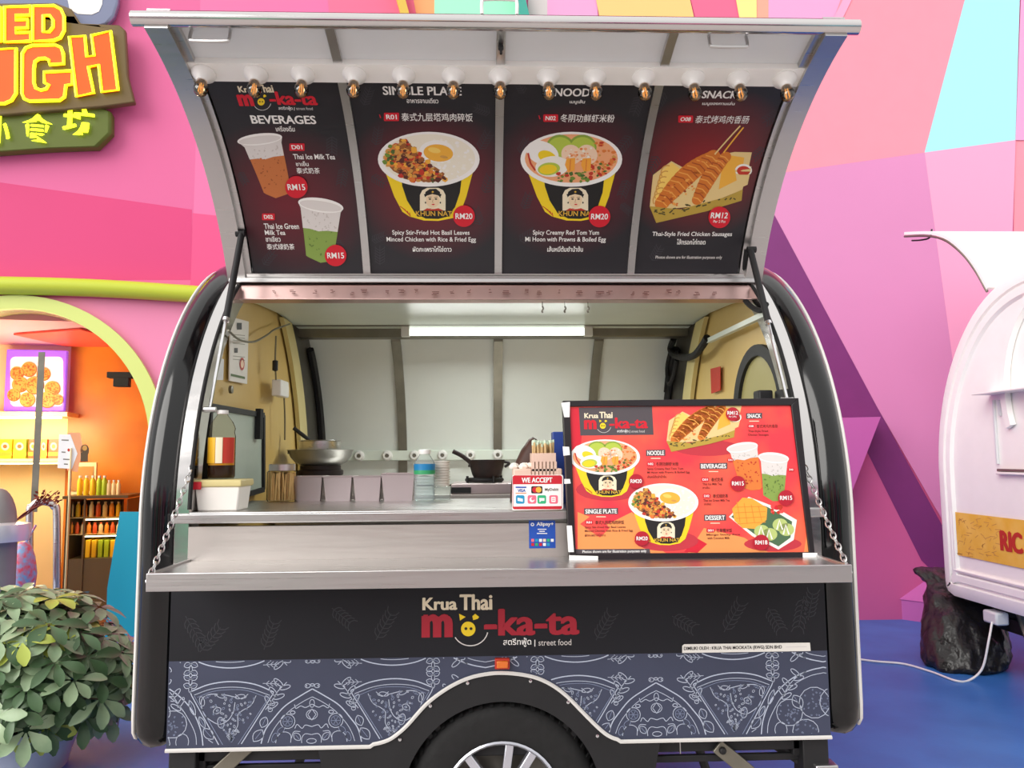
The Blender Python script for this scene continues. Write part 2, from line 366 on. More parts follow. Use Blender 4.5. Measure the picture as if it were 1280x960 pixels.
# left wall: angled shop front with a round-topped opening
AX = V((-2.44, WY, 0)); ang = rad(11); LX = V((cos(ang), sin(ang), 0)); LN = V((sin(ang), -cos(ang), 0))
ML, PL = planeMP(AX, LX, (0, 0, 1))
ac = ML(20, 560); ar = (abs(ML(20, 387)[1]-ac[1])); axr = (ML(172, 480)[0]-ac[0])
rx = axr/ sqrt(max(.1, 1-((ML(172, 480)[1]-ac[1])/ar)**2))
def arch(dx, dz, n=40):
    return [(ac[0]+(rx+dx)*cos(pi*i/n), ac[1]+(ar+dz)*sin(pi*i/n)) for i in range(n+1)]
inn = arch(0, 0); L0 = -5.0
out = [(0.0, 0.0), (0.0, 7.5), (L0, 7.5), (L0, 0.0)]
b = MB(); pl = [(inn[0][0], FZ)] + inn + [(inn[-1][0], FZ), (L0, FZ), (L0, 7.5), (0.02, 7.5), (0.02, FZ)]
b.prism([PL(s, t, 0) for s, t in pl], -LN*.18, 0)
g = G(ML, PL, eps=.0008, rank=True)
g.poly([(-60, 225), (0, 228), (240, 262), (240, 350), (-60, 350)], 'm_pink_deep', 1)
g.poly([(-60, 368), (260, 378), (260, 600), (190, 500), (150, 440), (90, 395), (20, 380), (-60, 380)], 'm_pink', 1)
g.mats = ['m_pink_left']+g.mats; 
g.emit(b, 1); b.build('wall_left', g.mats, kind='structure', smooth=False, recalc=False)
# opening surround: pale lime band
b = MB(); oo = arch(.115, .105); band = []
A = [(inn[0][0], FZ)] + inn + [(inn[-1][0], FZ)]; B = [(oo[0][0], FZ)] + oo + [(oo[-1][0], FZ)]
b.loft([[PL(*A[i], -.19), PL(*B[i], -.19), PL(*B[i], .05), PL(*A[i], .05)] for i in range(len(A))], 0, True, True)
b.build('trim_5', 'lime_pale', kind='structure', sharp=30)
b = MB(); b.tube(bez([PL(*ML(u, v), .06) for u, v in ((-160, 359), (0, 359), (120, 362), (235, 369), (300, 374))], 6), .070, 0, 14); b.build('trim_6', 'lime', kind='structure')
# ------------------------------------------------------------------ the black food trailer
T = thing('food_trailer', 'black rounded food trailer with a raised hatch of lit menus and a steel serving counter', 'food trailer', (0, 1.0, FZ))
HY, HZ = .455, 2.04
def arcpts(a, b, sag, n=16, side=1):
    a, b = V(a), V(b); L = (b-a).length; R = L*L/(8*sag)+sag/2; d = (b-a)/L; nn = V((-d.y, d.x))*side
    c = (a+b)/2 - nn*(R-sag); t0 = atan2(a.y-c.y, a.x-c.x); t1 = atan2(b.y-c.y, b.x-c.x)
    if t1-t0 > pi: t1 -= 2*pi
    if t1-t0 < -pi: t1 += 2*pi
    return [(c.x+R*cos(t0+(t1-t0)*i/n), c.y+R*sin(t0+(t1-t0)*i/n)) for i in range(n+1)], c, R, t0, t1
CY = 1.0; ZB = .525
frontarc, *_ = arcpts((0, 1.22), (HY, HZ), .11)
roof = [(HY+(.62-HY)*2*k*(1-k)+0, 0) for k in ()]
def bz(p0, p1, p2, p3, n):
    return [tuple(V(p0)*(1-t)**3 + V(p1)*3*t*(1-t)**2 + V(p2)*3*t*t*(1-t) + V(p3)*t**3) for t in [i/n for i in range(n+1)]]
rf = bz((HY, HZ), (.60, 2.14), (.80, 2.2), (1.0, 2.2), 8)
half = [(.10, ZB-.02), (.03, ZB), (.005, ZB+.03), (0, ZB+.08), (0, .7), (0, .9), (0, 1.08)] + frontarc + rf[1:]
LOOP = half + [(2*CY-y, z) for y, z in half[-2::-1]]             # full closed profile in (Y,Z)
def inset(loop, d):
    n = len(loop); o = []
    for i in range(n):
        a = V(loop[i-1]); c = V(loop[(i+1) % n]); t = (c-a).normalized(); nn = V((t.y, -t.x))   # inward for this winding
        p = V(loop[i]); q = p + nn*d; o.append((q.x, q.y))
    return o
def ringx(x, d, loop=None): return [V((x, y, z)) for y, z in inset(loop or LOOP, d)]
REAR = [(2*CY-y, z) for y, z in frontarc if z < 2.012]
for sx in (-1, 1):
    b = MB()
    secs = [(.985, .10), (.995, .03), (1.0, .012), (1.012, .004), (1.03, -.008), (1.055, -.012), (1.08, -.004), (1.10, .012), (1.113, .04), (1.122, .07)]
    last = inset(LOOP, .07); sc = lambda k: [(1+(y-1)*k, 1.36+(z-1.36)*k) for y, z in last]
    rings = [ringx(sx*x, d) for x, d in secs] + [[V((sx*x, y, z)) for y, z in sc(k)] for x, k in ((1.135, .95), (1.16, .82), (1.185, .6), (1.20, .3))]
    b.loft(rings, 0, True, False); b.add(rings[-1], [tuple(range(len(LOOP)))], 0)
    e = b.build('end_rim', 'black_gloss', T, sharp=60)
    b = MB(); b.tube([V((sx*1.106, y, z)) for y, z in inset(LOOP, .018)], .0065, 0, 6, closed=True); b.build('piping', 'trim_white', e)
    # polished frame along the opening
    fr = [(0, 1.06)] + frontarc; b = MB(); rings = []
    for i, (y, z) in enumerate(fr):
        a = V(fr[max(0, i-1)]); c = V(fr[min(len(fr)-1, i+1)]); t = (c-a).normalized(); n = V((t.y, -t.x))
        def q(x, d): return V((sx*x, y+n.x*d, z+n.y*d))
        rings.append([q(.948, .07), q(.948, .004), q(.953, -.004), q(.993, -.006), q(.998, .0), q(.998, .06)])
    b.loft(rings, 0, True, True); b.build('opening_frame', 'steel_mirror', T, sharp=30)
    b = MB(); b.tube([V((sx*.951, y, z)) for y, z in [(p[0]-.006, p[1]) for p in fr[1:-1]]], .007, 0, 6); b.build('rubber_seal', 'rubber', T)
    # end wall, lip and dark cheek seen inside
    ins = inset(LOOP, .02); b = MB(); b.prism([V((sx*.985, y, z)) for y, z in ins], V((sx*.012, 0, 0)))
    b.build('end_wall', 'cream_wall', T, smooth=False)
    def band(d0, d1, x, m, nm):
        A = [((y-d0, z), (y-d1, z), 0) for y, z in REAR]
        b = MB(); b.loft([[V((x, *a)), V((x, *c)), V((x+sx*.02, *c)), V((x+sx*.02, *a))] for a, c, _ in A], 0, True, True)
        return b.build(nm, m, T, sharp=30)
    band(.02, .40, sx*.962, 'steel_dark', 'hatch_cheek'); band(.40, .55, sx*.956, 'cream_lip', 'inner_lip')
    b = MB(); b.tube([V((sx*.945, y, z)) for y, z in inset(LOOP, .10)[len(half)+8:-8]], .02, 0, 6); b.build('rear_post', 'black_matte', T)
# roof, rear hatch (closed), lower back
def strip(pts, x0, x1, th, m, nm, parent=T):
    b = MB(); rings = []
    for i, (y, z) in enumerate(pts):
        a = V(pts[max(0, i-1)]); c = V(pts[min(len(pts)-1, i+1)]); t = (c-a).normalized(); n = V((t.y, -t.x))*th
        rings.append([V((x0, y, z)), V((x1, y, z)), V((x1, y+n.x, z+n.y)), V((x0, y+n.x, z+n.y))])
    b.loft(rings, 0, True, True); return b.build(nm, m, parent, sharp=30)
top = rf + [(2*CY-y, z) for y, z in rf[-2::-1]]
strip(top, -1.0, 1.0, .03, 'black_gloss', 'roof_skin'); strip([(.47, 1.975), (.7, 2.005), (1.0, 2.025), (1.3, 2.02), (1.52, 2.0)], -.97, .97, .01, 'inner_white', 'ceiling_panel')
reararc = [(2*CY-y, z) for y, z in frontarc[::-1]]
rh = strip(reararc, -.975, .975, .03, 'rear_panel', 'rear_hatch')
def rib_on(arc, x, w, dep, m, nm, parent, flip=1):
    b = MB(); rings = []
    for i, (y, z) in enumerate(arc):
        a = V(arc[max(0, i-1)]); c = V(arc[min(len(arc)-1, i+1)]); t = (c-a).normalized(); n = V((t.y, -t.x))*flip
        rings.append([V((x+k*w/2, y+n.x*d, z+n.y*d)) for k, d in ((-1, .0), (-1, dep), (1, dep), (1, .0))])
    b.loft(rings, 0, True, True); return b.build(nm, m, parent, sharp=30)
for u in (503, 622, 739):
    x = atY(u, 500, 1.9).x; rib_on([(y, z) for y, z in inset([(0, 0)]+reararc+[(0, 0)], .03)[1:-1]][::1], x, .048, .02, 'rail_grey', 'rib', rh)
b = MB(); b.box((-.97, 1.97, .55), (.97, 2.0, 1.22)); b.build('rear_panel', 'black_gloss', T, smooth=False)
b = MB(); b.box((-.97, .03, .52), (.97, 1.97, .56)); b.build('floor_pan', 'black_matte', T, smooth=False)
# lamp rail on the rear hatch with bare holders
zr = atY(560, 569, 1.93).z
b = MB(); b.box((-.93, 1.915, zr-.028), (.93, 1.975, zr+.028)); rr = b.build('lamp_rail', 'inner_white', rh, bevel=.004)
for i, u in enumerate((449, 484, 518, 553, 588, 622, 657, 692)):
    p = atY(u, 569, 1.91); b = MB()
    b.lathe([(.0, .0), (.028, 0), (.03, .006), (.024, .02), (.02, .028), (.012, .028), (.010, .012), (0, .012)], (p.x, 1.916, zr), 0, 16, (0, -1, 0), False)
    b.lathe([(0, 0), (.0095, .001), (.0095, .016), (0, .016)], (p.x, 1.905, zr), 1, 10, (0, -1, 0), False)
    b.build('empty_socket', ['white_plastic', 'rail_grey'], rh)
# batten with a fluorescent tube under the ceiling
b = MB(); b.box((-1.0, 1.36, 1.962), (1.0, 1.44, 2.016)); bt = b.build('lamp_batten', 'rail_grey', T, bevel=.006)
mat('tube_light', '#f6fff6', .4, emit=1.8)
b = MB(); b.box((-1.0, 1.285, 2.008), (1.0, 1.38, 2.014)); b.build('added_shade_lip', 'rail_grey', bt, smooth=False)  # lip added to the batten to keep the tube's light off the ceiling
b = MB(); b.box((-.42, 1.350, 1.968), (.44, 1.361, 2.006)); b.build('fluorescent_tube', 'tube_light', bt, bevel=.004)
la = bpy.data.lights.new('fluorescent_tube_light', 'AREA'); la.shape = 'RECTANGLE'; la.size = .86; la.size_y = .03; la.energy = 9; la.color = (.97, 1, .96)
lo = bpy.data.objects.new('fluorescent_tube_light', la); COL.objects.link(lo); lo.location = (.01, 1.345, 1.955); lo.rotation_euler = (rad(-12), 0, 0)
for x in (-.44, .46): b = MB(); b.box((x-.02, 1.325, 1.962), (x+.02, 1.362, 2.008)); b.build('tube_holder', 'white_plastic', bt)
# top beam above the opening
b = MB(); b.hexa([(-.985, .40, 1.952), (.985, .40, 1.952), (.985, .47, 1.952), (-.985, .47, 1.952), (-.985, .42, 2.012), (.985, .42, 2.012), (.985, .50, 2.03), (-.985, .50, 2.03)])
bm_ = b.build('header_beam', 'fascia_steel', T, bevel=.004)
rn = random.Random(4); M, P = planeMP((0, .397, 1.98), (1, 0, 0), V((0, .02, .06)).normalized(), .001)
g = G(M, P)
for i in range(26):
    u = 345+i*22+rn.uniform(-6, 6); wd = rn.uniform(3, 9); v = 366+rn.uniform(-2, 2)
    for k in range(3): g.rect(u+rn.uniform(-2, 2), v-2.4+k*1.7, u+wd*rn.uniform(.5, 1), v-2.4+k*1.7+.8, 'f_dark', 1)
g.emit().build('peeling_residue', g.mats, bm_, smooth=False, recalc=False, kind='stuff')
b = MB(); b.box((-.99, .405, 2.018), (.99, .47, 2.034)); b.tube([(-.99, .44, 2.045), (.99, .44, 2.045)], .011, 0, 10); b.build('hinge', 'steel', T, bevel=.002)
for u in (678, 706, 735):
    p = atY(u, 379, .43); b = MB(); b.tube([p+V((0, 0, .005)), p+V((0, 0, -.012))], .0015, 0, 5); b.tube(bez([p+V((0, 0, -.012)), p+V((.003, 0, -.02)), p+V((-.002, 0, -.03)), p+V((.001, 0, -.036))], 4), .0032, 0, 6)
    b.build('hanging_hook', 'steel_dark', T)
# counter and fascia
CT = 1.212
b = MB(); b.box((-.95, -.012, CT-.03), (.95, .62, CT)); b.box((-.998, -.03, CT-.032), (.998, -.008, CT-.004)); b.build('counter_top', 'steel', T, bevel=.003)
b = MB(); b.box((-.95, .95, CT-.03), (.95, 1.93, CT)); b.box((-.95, .95, .56), (.95, .97, CT-.03)); b.build('back_counter', 'steel_soft', T, bevel=.003)
b = MB(); b.box((-.995, -.02, 1.179), (.995, .0, CT-.032)); b.build('counter_lip', 'steel_mirror', T, bevel=.002)
b = MB(); b.box((-.995, -.004, 1.03), (.995, .02, 1.168)); b.build('counter_fascia', 'steel_soft', T, smooth=False)
# fold-out shelf: tray with a raised lip
b = MB(); SZ = 1.066
b.box((-.947, -.285, SZ-.012), (.947, -.006, SZ)); b.box((-.952, -.292, SZ-.042), (.952, -.280, SZ+.006))
for x in (-.952, .942): b.box((x, -.285, SZ-.042), (x+.01, -.006, SZ+.006))
sh = b.build('folding_shelf', 'steel', T, bevel=.002)
for sx in (-1, 1):
    b = MB(); b.lathe([(0, 0), (.007, 0), (.006, .008), (0, .009)], (sx*.952, -.27, SZ-.018), 0, 8, (sx, 0, 0)); b.build('bolt', 'chrome', sh)
# chains
def chain(p0, p1, sag=.012, L=.021):
    p0, p1 = V(p0), V(p1); n = int((p1-p0).length/L); b = MB(); d = (p1-p0).normalized(); s1 = d.cross(V((1, 0, .01))).normalized(); s2 = d.cross(s1)
    for i in range(n+1):
        t = i/n; c = p0.lerp(p1, t) + V((0, 0, -sag*4*t*(1-t))); s_ = (s1+s2).normalized() if i % 2 else (s1-s2).normalized()
        b.tube([c + d*(.014*cos(a)) + s_*(.0075*sin(a)) for a in [2*pi*k/10 for k in range(10)]], .0021, 0, 5, closed=True)
    return b
for sx in (-1, 1):
    top_ = V((sx*.955, .055, 1.40)); chain(top_, (sx*.946, -.27, SZ+.006)).build('support_chain', 'steel', T)
    b = MB(); b.tube([(sx*.955, .10, 1.405), (sx*.955, .045, 1.403)], .004, 0, 6); b.build('chain_hook', 'chrome', T)

# lower panel
M0, P0 = planeMP((0, 0, 0), (1, 0, 0), (0, 0, 1))
archpx = [(380, 931.5), (445, 931.3), (467, 928), (485, 923), (498, 914.5), (511, 902.5), (533, 878), (555, 861), (577, 849), (599, 842), (627, 839), (660, 842.5), (684, 851), (706, 866), (728, 888), (745, 905), (758, 916), (771, 921.7), (793, 924.3), (837, 924.5)]
archst = [M0(*p) for p in archpx]; zb = .5*(archst[0][1]+archst[-1][1])
archst = [archst[0]] + [tuple(p.to_2d()) for p in bez([(a, c, 0) for a, c in archst], 4)] [1:]
archst = [(s, zb + (t-zb)*1.0 if t > zb+.006 else zb) for s, t in archst]
xr = 1.0; ztop = 1.035
zm = M0(625, 820)[1]
b = MB()
b.prism([P0(s, t, 0) for s, t in [(-xr, zm), (-xr, ztop), (xr, ztop), (xr, zm)]], (0, .02, 0), 0)
b.prism([P0(s, t, 0) for s, t in [(-xr, zb)] + archst + [(xr, zb), (xr, zm), (-xr, zm)]], (0, .02, 0), 1)
g = G(M0, P0, eps=.0004); g.mats = ['panel_black', 'chalk_base']
# faint leaf sketches on the black band
def sprig(u, v, L, rot, m, lev=1, n=5, w=1.0, lw=5):
    c, d = cos(rad(rot)), sin(rad(rot)); tf = lambda a, k: (u+a*c-k*d, v+a*d+k*c)
    g.line([tf(0, 0), tf(L, 0)], w, m, lev)
    for i in range(n):
        x = L*(i+.6)/n
        for sg in (-1, 1): g.line([tf(x, 0), tf(x+L*.10, sg*lw*.75), tf(x+L*.24, sg*lw)], w, m, lev)
for k, (u, v, L, r) in enumerate([(232, 770, 40, 60), (250, 815, 40, -50), (330, 812, 36, -70), (470, 800, 38, -60), (415, 760, 30, 40), (745, 800, 36, -60), (840, 770, 30, 30), (905, 790, 40, -60), (1010, 775, 34, -80), (1005, 745, 40, 100), (960, 760, 30, 60)]):
    sprig(u, v, L, r, 'panel_leaf', 1, 6, 1.2, 8)
# chalk pattern: half tile drawn once, mirrored along the panel and folded down from the upper edge
HT = []                                                             # (points in half-tile pixels, width, material, closed)
def cl(p, w=1.5, m='chalk', closed=False): HT.append((p, w, m, closed))
def cbez(p, w=1.5, m='chalk', closed=False):
    q = [tuple(x.to_2d()) for x in bez([(a, b_, 0) for a, b_ in p], 5)]; HT.append((q, w, m, closed))
def cell(x, y, a, b_, w=1, m='chalk', rot=0, n=14):
    c, d = cos(rad(rot)), sin(rad(rot)); HT.append(([(x+a*cos(t)*c-b_*sin(t)*d, y+a*cos(t)*d+b_*sin(t)*c) for t in [2*pi*i/n for i in range(n)]], w, m, True))
def cleaf(x, y, L, wd, rot, w=1.1):
    c, d = cos(rad(rot)), sin(rad(rot)); tf = lambda a, k: (x+a*c-k*d, y+a*d+k*c)
    HT.append(([tf(L*t, wd*sin(pi*t)**.8) for t in [i/7 for i in range(8)]] + [tf(L*t, -wd*sin(pi*t)**.8) for t in [i/7 for i in range(6, 0, -1)]], w, 'chalk', True)); HT.append(([tf(0, 0), tf(L*.8, 0)], .8, 'chalk_dim', False))
cbez([(0, 861), (14, 869), (34, 882), (49, 899), (58, 912), (63, 930)], 1.8); cbez([(0, 871), (12, 877), (28, 888), (42, 903), (50, 916), (55, 930)], 1.0)
cell(0, 879, 3, 5, 1); cell(0, 893, 7, 6, 1); cl([(0, 886), (5, 893), (0, 900)], 1); cbez([(0, 880), (8, 884), (14, 882), (20, 885), (22, 880)], 1.1); cell(24, 890, 3, 2, 1.2)
cell(30, 901, 9, 9, 1.1); cell(30, 901, 6, 6, .8, 'chalk_dim')
for a in range(0, 360, 60): cl([(30, 901), (30+6*cos(rad(a)), 901+6*sin(rad(a)))], .8, 'chalk_dim')
cbez([(0, 908), (8, 906), (12, 910), (18, 905), (21, 910)], 1.1); cbez([(0, 918), (8, 917), (12, 922), (12, 930)], 1.0); cbez([(26, 930), (26, 918), (34, 914), (42, 919), (45, 930)], 1.0); cbez([(14, 914), (22, 914), (25, 922)], 1); cell(0, 926, 6, 3, 1); cell(38, 912, 5, 3, .9, 'chalk_dim', 40); cleaf(14, 925, 12, 4, -50, 1)
cell(46, 921, 3, 6, .9, 'chalk_dim', -20)
# pizza slice
cbez([(48, 864), (72, 854), (100, 850), (128, 853), (152, 862)], 1.8); cbez([(53, 868), (76, 860), (100, 857), (126, 859), (147, 866)], 1.0); cbez([(56, 871), (80, 862), (101, 860), (124, 862), (143, 869)], .8, 'chalk_dim')
cl([(48, 864), (50, 868), (87, 928)], 1.5); cl([(152, 862), (150, 867), (114, 930)], 1.5); cl([(53, 869), (92, 930)], 1, 'chalk_dim'); cl([(147, 867), (109, 930)], 1, 'chalk_dim')
cbez([(94, 870), (112, 866), (130, 866), (138, 874), (134, 890), (124, 899), (114, 903), (104, 898), (98, 888), (96, 876)], 1.2, 'chalk', False)
cbez([(70, 868), (76, 880), (86, 886), (92, 892), (92, 905), (98, 915)], 1.1); cbez([(80, 866), (88, 872), (96, 866)], 1); cell(118, 886, 5, 3.5, 1.1, 'chalk', 30); cell(114, 868, 5, 2, 1, 'chalk', -20); cell(137, 874, 3, 6, 1, 'chalk', 15); cell(113, 901, 4, 7, 1, 'chalk', 10); cell(90, 869, 6, 2.5, 1, 'chalk', 10)
rn = random.Random(3)
for i in range(95):
    y = rn.uniform(866, 925); hw = max(2, (930-y)*.72-4); x = 100+rn.uniform(-hw, hw); cell(x, y, rn.uniform(.8, 2.6), rn.uniform(.6, 1.4), .8, rn.choice(['chalk', 'chalk_dim']), rn.uniform(0, 180), 7)
# sprays between the motifs
cbez([(58, 886), (52, 878), (46, 868), (42, 862), (32, 852)], 1.1)
for x, y, r in ((54, 884, -150), (52, 880, -60), (47, 872, -160), (45, 868, -50), (40, 860, -165), (38, 856, -40)): cell(x+6*cos(rad(r)), y+6*sin(rad(r)), 7, 2.6, 1.2, 'chalk', r)
cbez([(218-58, 886), (218-52, 878), (218-46, 868), (218-36, 858), (218-22, 850)], 1.1)
for x, y, r in ((164, 884, -30), (166, 880, -120), (171, 872, -20), (173, 868, -130), (180, 860, -15), (186, 855, -140)): cell(x+6*cos(rad(r)), y+6*sin(rad(r)), 7, 2.6, 1.2, 'chalk', r)
cl([(42, 854), (62, 853)], .9)
for x in (47, 52, 57): cl([(x-3, 850), (x+1, 853.5), (x-3, 857)], .9)
for y in (846, 856): cleaf(152, y, 9, 3.4, -160); cleaf(152, y, 9, 3.4, -20); cell(152, y+3, 2, 4, 1)
cell(0, 856, 2.4, 1.5, 1.2); cell(6, 857, 3.4, 2.6, 1); cell(8, 857, 1.2, 1, 1)
cell(49, 878, 2.5, 3, 1, 'chalk', 20); cell(52, 886, 2.7, 2.5, 1); cleaf(57, 895, 14, 5, 68); cleaf(61, 911, 18, 6, 52); cleaf(140, 893, 16, 3, 118); cleaf(134, 908, 18, 5.5, 132); cleaf(153, 872, 22, 3, 112); cl([(122, 926), (128, 922)], 1)
# round dish at the other fold
cbez([(218.5, 845), (200, 849), (178, 858), (158, 874), (145, 892), (137, 912), (134, 931)], 1.8); cbez([(218.5, 852), (200, 856), (180, 866), (164, 880), (152, 898), (144, 915), (142, 931)], 1.1)
cell(172, 902, 17, 17, 1.1); cell(205, 890, 20, 20, 1.1); cell(192, 926, 17, 15, 1.1); cell(160, 924, 8, 10, 1); cleaf(178, 880, 20, 7, 60)
for cx, cy, R in ((172, 902, 15), (205, 890, 18), (192, 926, 15)):
    for i in range(26):
        a = rn.uniform(0, 6.28); r = R*sqrt(rn.random()); cell(cx+r*cos(a), cy+r*sin(a), 1.1, .7, .7, 'chalk_dim', rn.uniform(0, 180), 6)
kx = (M0(400, 890)[0]-M0(390, 890)[0])/10; s0 = M0(390, 890)[0]; dS = 218.5*kx
def tileM(x, v): return ((x)*kx, M0(390, v)[1])
zfold = M0(390, 841.5)[1]
def arch_z(s):
    for (a, za), (c, zc) in zip(archst, archst[1:]):
        if a <= s <= c: return za + (zc-za)*(s-a)/max(1e-6, c-a)
    return zb
def putline(st, wd, m, closed, L=2):
    if closed and all(abs(s) < xr-.003 and t > arch_z(s)+.006 and t < zm-.002 for s, t in st): g.line(st, wd, m, 2, True, False); return
    q = list(st) + ([st[0]] if closed else []); run = []
    for s, t in q + [(9, 9)]:
        if abs(s) < xr-.003 and t > arch_z(s)+.006 and t < zm-.002: run.append((s, t))
        else:
            if len(run) > 1: g.line(run, wd, m, L, False, False)
            run = []
def dens(st, n=1):
    o = []
    for a, c in zip(st, st[1:]):
        k = max(1, int((V(a)-V(c)).length/.004))
        o += [tuple(V(a).lerp(V(c), i/k)) for i in range(k)]
    return o + [st[-1]]
for k in range(-2, 4):
    org = s0 + k*dS if k % 2 == 0 else s0 + (k+1)*dS; sg = 1 if k % 2 == 0 else -1
    for pts, wd, m, clo in HT:
        st = [tileM(*p) for p in pts]; st = [(org+sg*s, t) for s, t in st]
        st = dens(st + ([st[0]] if clo else [])); putline(st, wd*kx*.78, m, False, 2+.7*(k % 2))
        if min(t for s, t in st) > 2*zfold-zm-.02: pass
        if max(t for s, t in st) > 2*zfold-zm: putline([(s, 2*zfold-t) for s, t in st], wd*kx*.78, m, False, 3.5+.7*(k % 2))
# brand on the black band
def logo(g, u0, v0, k, L=5, red='ink_red', sub=True):
    """Krua Thai mo-ka-ta sign, laid out from the panel (origin 526,742)"""
    X = lambda u: u0+(u-526)*k; Y = lambda v: v0+(v-742)*k
    g.text('Krua', X(528), Y(747), X(571.5), Y(762.5), 'ink_cream', L, .045); g.text('Thai', X(574.5), Y(743), X(615.5), Y(762.5), 'ink_cream', L, .045)
    g.text('m', X(527), Y(769), X(566), Y(796.5), red, L, .07)
    g.ell(X(585.3), Y(786), 9*k, 9.2*k, 'ink_yellow', L)
    for dx in (-3.4, 3): g.ell(X(585.8+dx), Y(785.6), 1.9*k, 1.9*k, 'ink_black', L+1, 10)
    for sg, ux in ((1, 574), (-1, 591)):
        g.poly([(X(ux), Y(767)), (X(ux+8), Y(771)), (X(ux+1), Y(775.5))] if sg == 1 else [(X(599), Y(771)), (X(594), Y(767)), (X(590.5), Y(770)), (X(591.5), Y(775)), (X(597), Y(773.5))], 'ink_yellow', L)
    g.arc(X(588), Y(786), 22*k, 21*k, 12, 150, 1.3*k, 'ink_dim', L)
    g.text('-ka-ta', X(605), Y(761), X(724), Y(794), red, L, .045)
    if sub:
        g.text('สตรีทฟู้ด', X(629), Y(797), X(664), Y(808.5), 'ink_white', L, .01); g.line([(X(668.5), Y(799.5)), (X(668.5), Y(808))], 1.1*k, 'ink_white', L)
        g.text('street food', X(673), Y(799), X(714), Y(806.5), 'ink_dim', L, .0)
logo(g, 526, 742, 1.0, 5, 'logo_red')
g.emit(b, 0); lp = b.build('lower_panel', g.mats, T, smooth=False, recalc=False, label='black panel with red and cream lettering above chalk food drawings')
# edge trim
b = MB(); b.tube([P0(s, t-.004, .004) for s, t in [(-xr, zb)] + archst + [(xr, zb)]], .0062, 0, 6); b.build('edge_trim', 'trim_white', T)
# wheel arch flare with bolts
wc = M0(629, 1001); WCX, WCZ, WR = -.004, FZ+.295, .295
fl_in = [(WCX+.375*cos(a), WCZ+.02+.375*sin(a)) for a in [pi*(i/24) for i in range(25)]]
lowz = zb-.10
def shift(p, d): return (p[0], p[1]-d)
outl = [(archst[1][0]+.02, lowz)] + [shift(p, .004) for p in archst[1:-1]] + [(archst[-2][0]-.02, lowz)]
R_in = M0(629, 877)[1]-WCZ
b = MB(); inn_ = [(WCX+R_in*cos(a), WCZ+R_in*sin(a)) for a in [pi*.08+pi*.84*i/28 for i in range(29)]]
poly = outl[::1] + [(inn_[0][0]+.02, lowz)] + inn_ + [(inn_[-1][0]-.02, lowz)]
b.prism([P0(s, t, .002) for s, t in poly], (0, .05, 0)); wa = b.build('wheel_arch', 'black_matte', T, bevel=.002)
for u, v in ((500, 924), (538, 882), (584.5, 853.5), (663, 851), (710, 877.5), (746.5, 919.5)):
    p = atY(u, v, -.004); b = MB(); b.lathe([(0, 0), (.0058, 0), (.005, .004), (0, .005)], p, 0, 10, (0, -1, 0)); b.build('bolt', 'chrome', wa)
# wheel
def wheel():
    c = V((WCX, .10, WCZ)); b = MB()
    b.lathe([(.175, -.06), (.20, -.085), (.25, -.09), (.28, -.08), (.292, -.06), (.295, 0), (.292, .06), (.28, .08), (.25, .09), (.175, .08)], c, 0, 56, (0, -1, 0), False)
    for k in range(56):
        a = 2*pi*k/56; d = V((cos(a), 0, sin(a))); t_ = V((-sin(a), 0, cos(a)))
        b.hexa([c+d*.285+t_*s*.006+V((0, y, 0)) for s, y in ((-1, -.088), (1, -.088), (1, .0), (-1, .0))] + [c+d*.2985+t_*s*.006+V((0, y, 0)) for s, y in ((-1, -.070), (1, -.070), (1, .0), (-1, .0))], 0)
    wh = thing_part('wheel', T); b.build('tyre', 'rubber', wh, sharp=50)
    b = MB(); b.lathe([(.168, .0), (.178, .085), (.172, .088), (.165, .07), (.160, .02), (.10, .01), (0, .01)], c, 0, 48, (0, -1, 0), False); b.build('rim', 'steel_dark', wh)
    b = MB(); b.lathe([(.178, .08), (.181, .086), (.176, .09), (.170, .086), (.168, .08)], c, 0, 48, (0, -1, 0), False); b.build('rim_lip', 'wheel_silver', wh)
    for k in range(10):
        a = rad(90-3+36*k+ (5 if k % 2 else -5)); d = V((cos(a), 0, sin(a))); t_ = V((-sin(a), 0, cos(a))); b = MB()
        b.hexa([c+d*.03+t_*s*.012+V((0, y, 0)) for s, y in ((-1, -.085), (1, -.085), (1, -.055), (-1, -.055))] + [c+d*.172+t_*s*.013+V((0, y, 0)) for s, y in ((-1, -.08), (1, -.08), (1, -.05), (-1, -.05))]); b.build('spoke', 'wheel_silver', wh, bevel=.003)
    b = MB(); b.lathe([(.05, -.0), (.05, .085), (.035, .092), (0, .094)], c, 0, 24, (0, -1, 0)); b.build('hub_cap', 'wheel_silver', wh)
def thing_part(name, parent):
    o = bpy.data.objects.new(name, None); COL.objects.link(o); o.parent = parent; WL[o.name] = wloc(parent); o.empty_display_size = .05; return o
wheel()
b = MB(); b.lathe([(.36, -.14), (.36, .03)], (WCX, .10, WCZ), 0, 40, (0, -1, 0), False); b.box((-.42, .28, .12), (.42, .30, .75)); b.build('wheel_well', 'black_matte', T)
# orange marker lamp
a = atY(618.5, 822, 0); c = atY(637, 835, 0); b = MB(); b.box((a.x, -.016, c.z), (c.x, .002, a.z), 0)
ml = b.build('marker_lamp', 'f_red', T, bevel=.003); b = MB(); b.box((a.x+.005, -.024, c.z+.005), (c.x-.005, -.012, a.z-.005)); b.build('lens', 'amber', ml, bevel=.003)
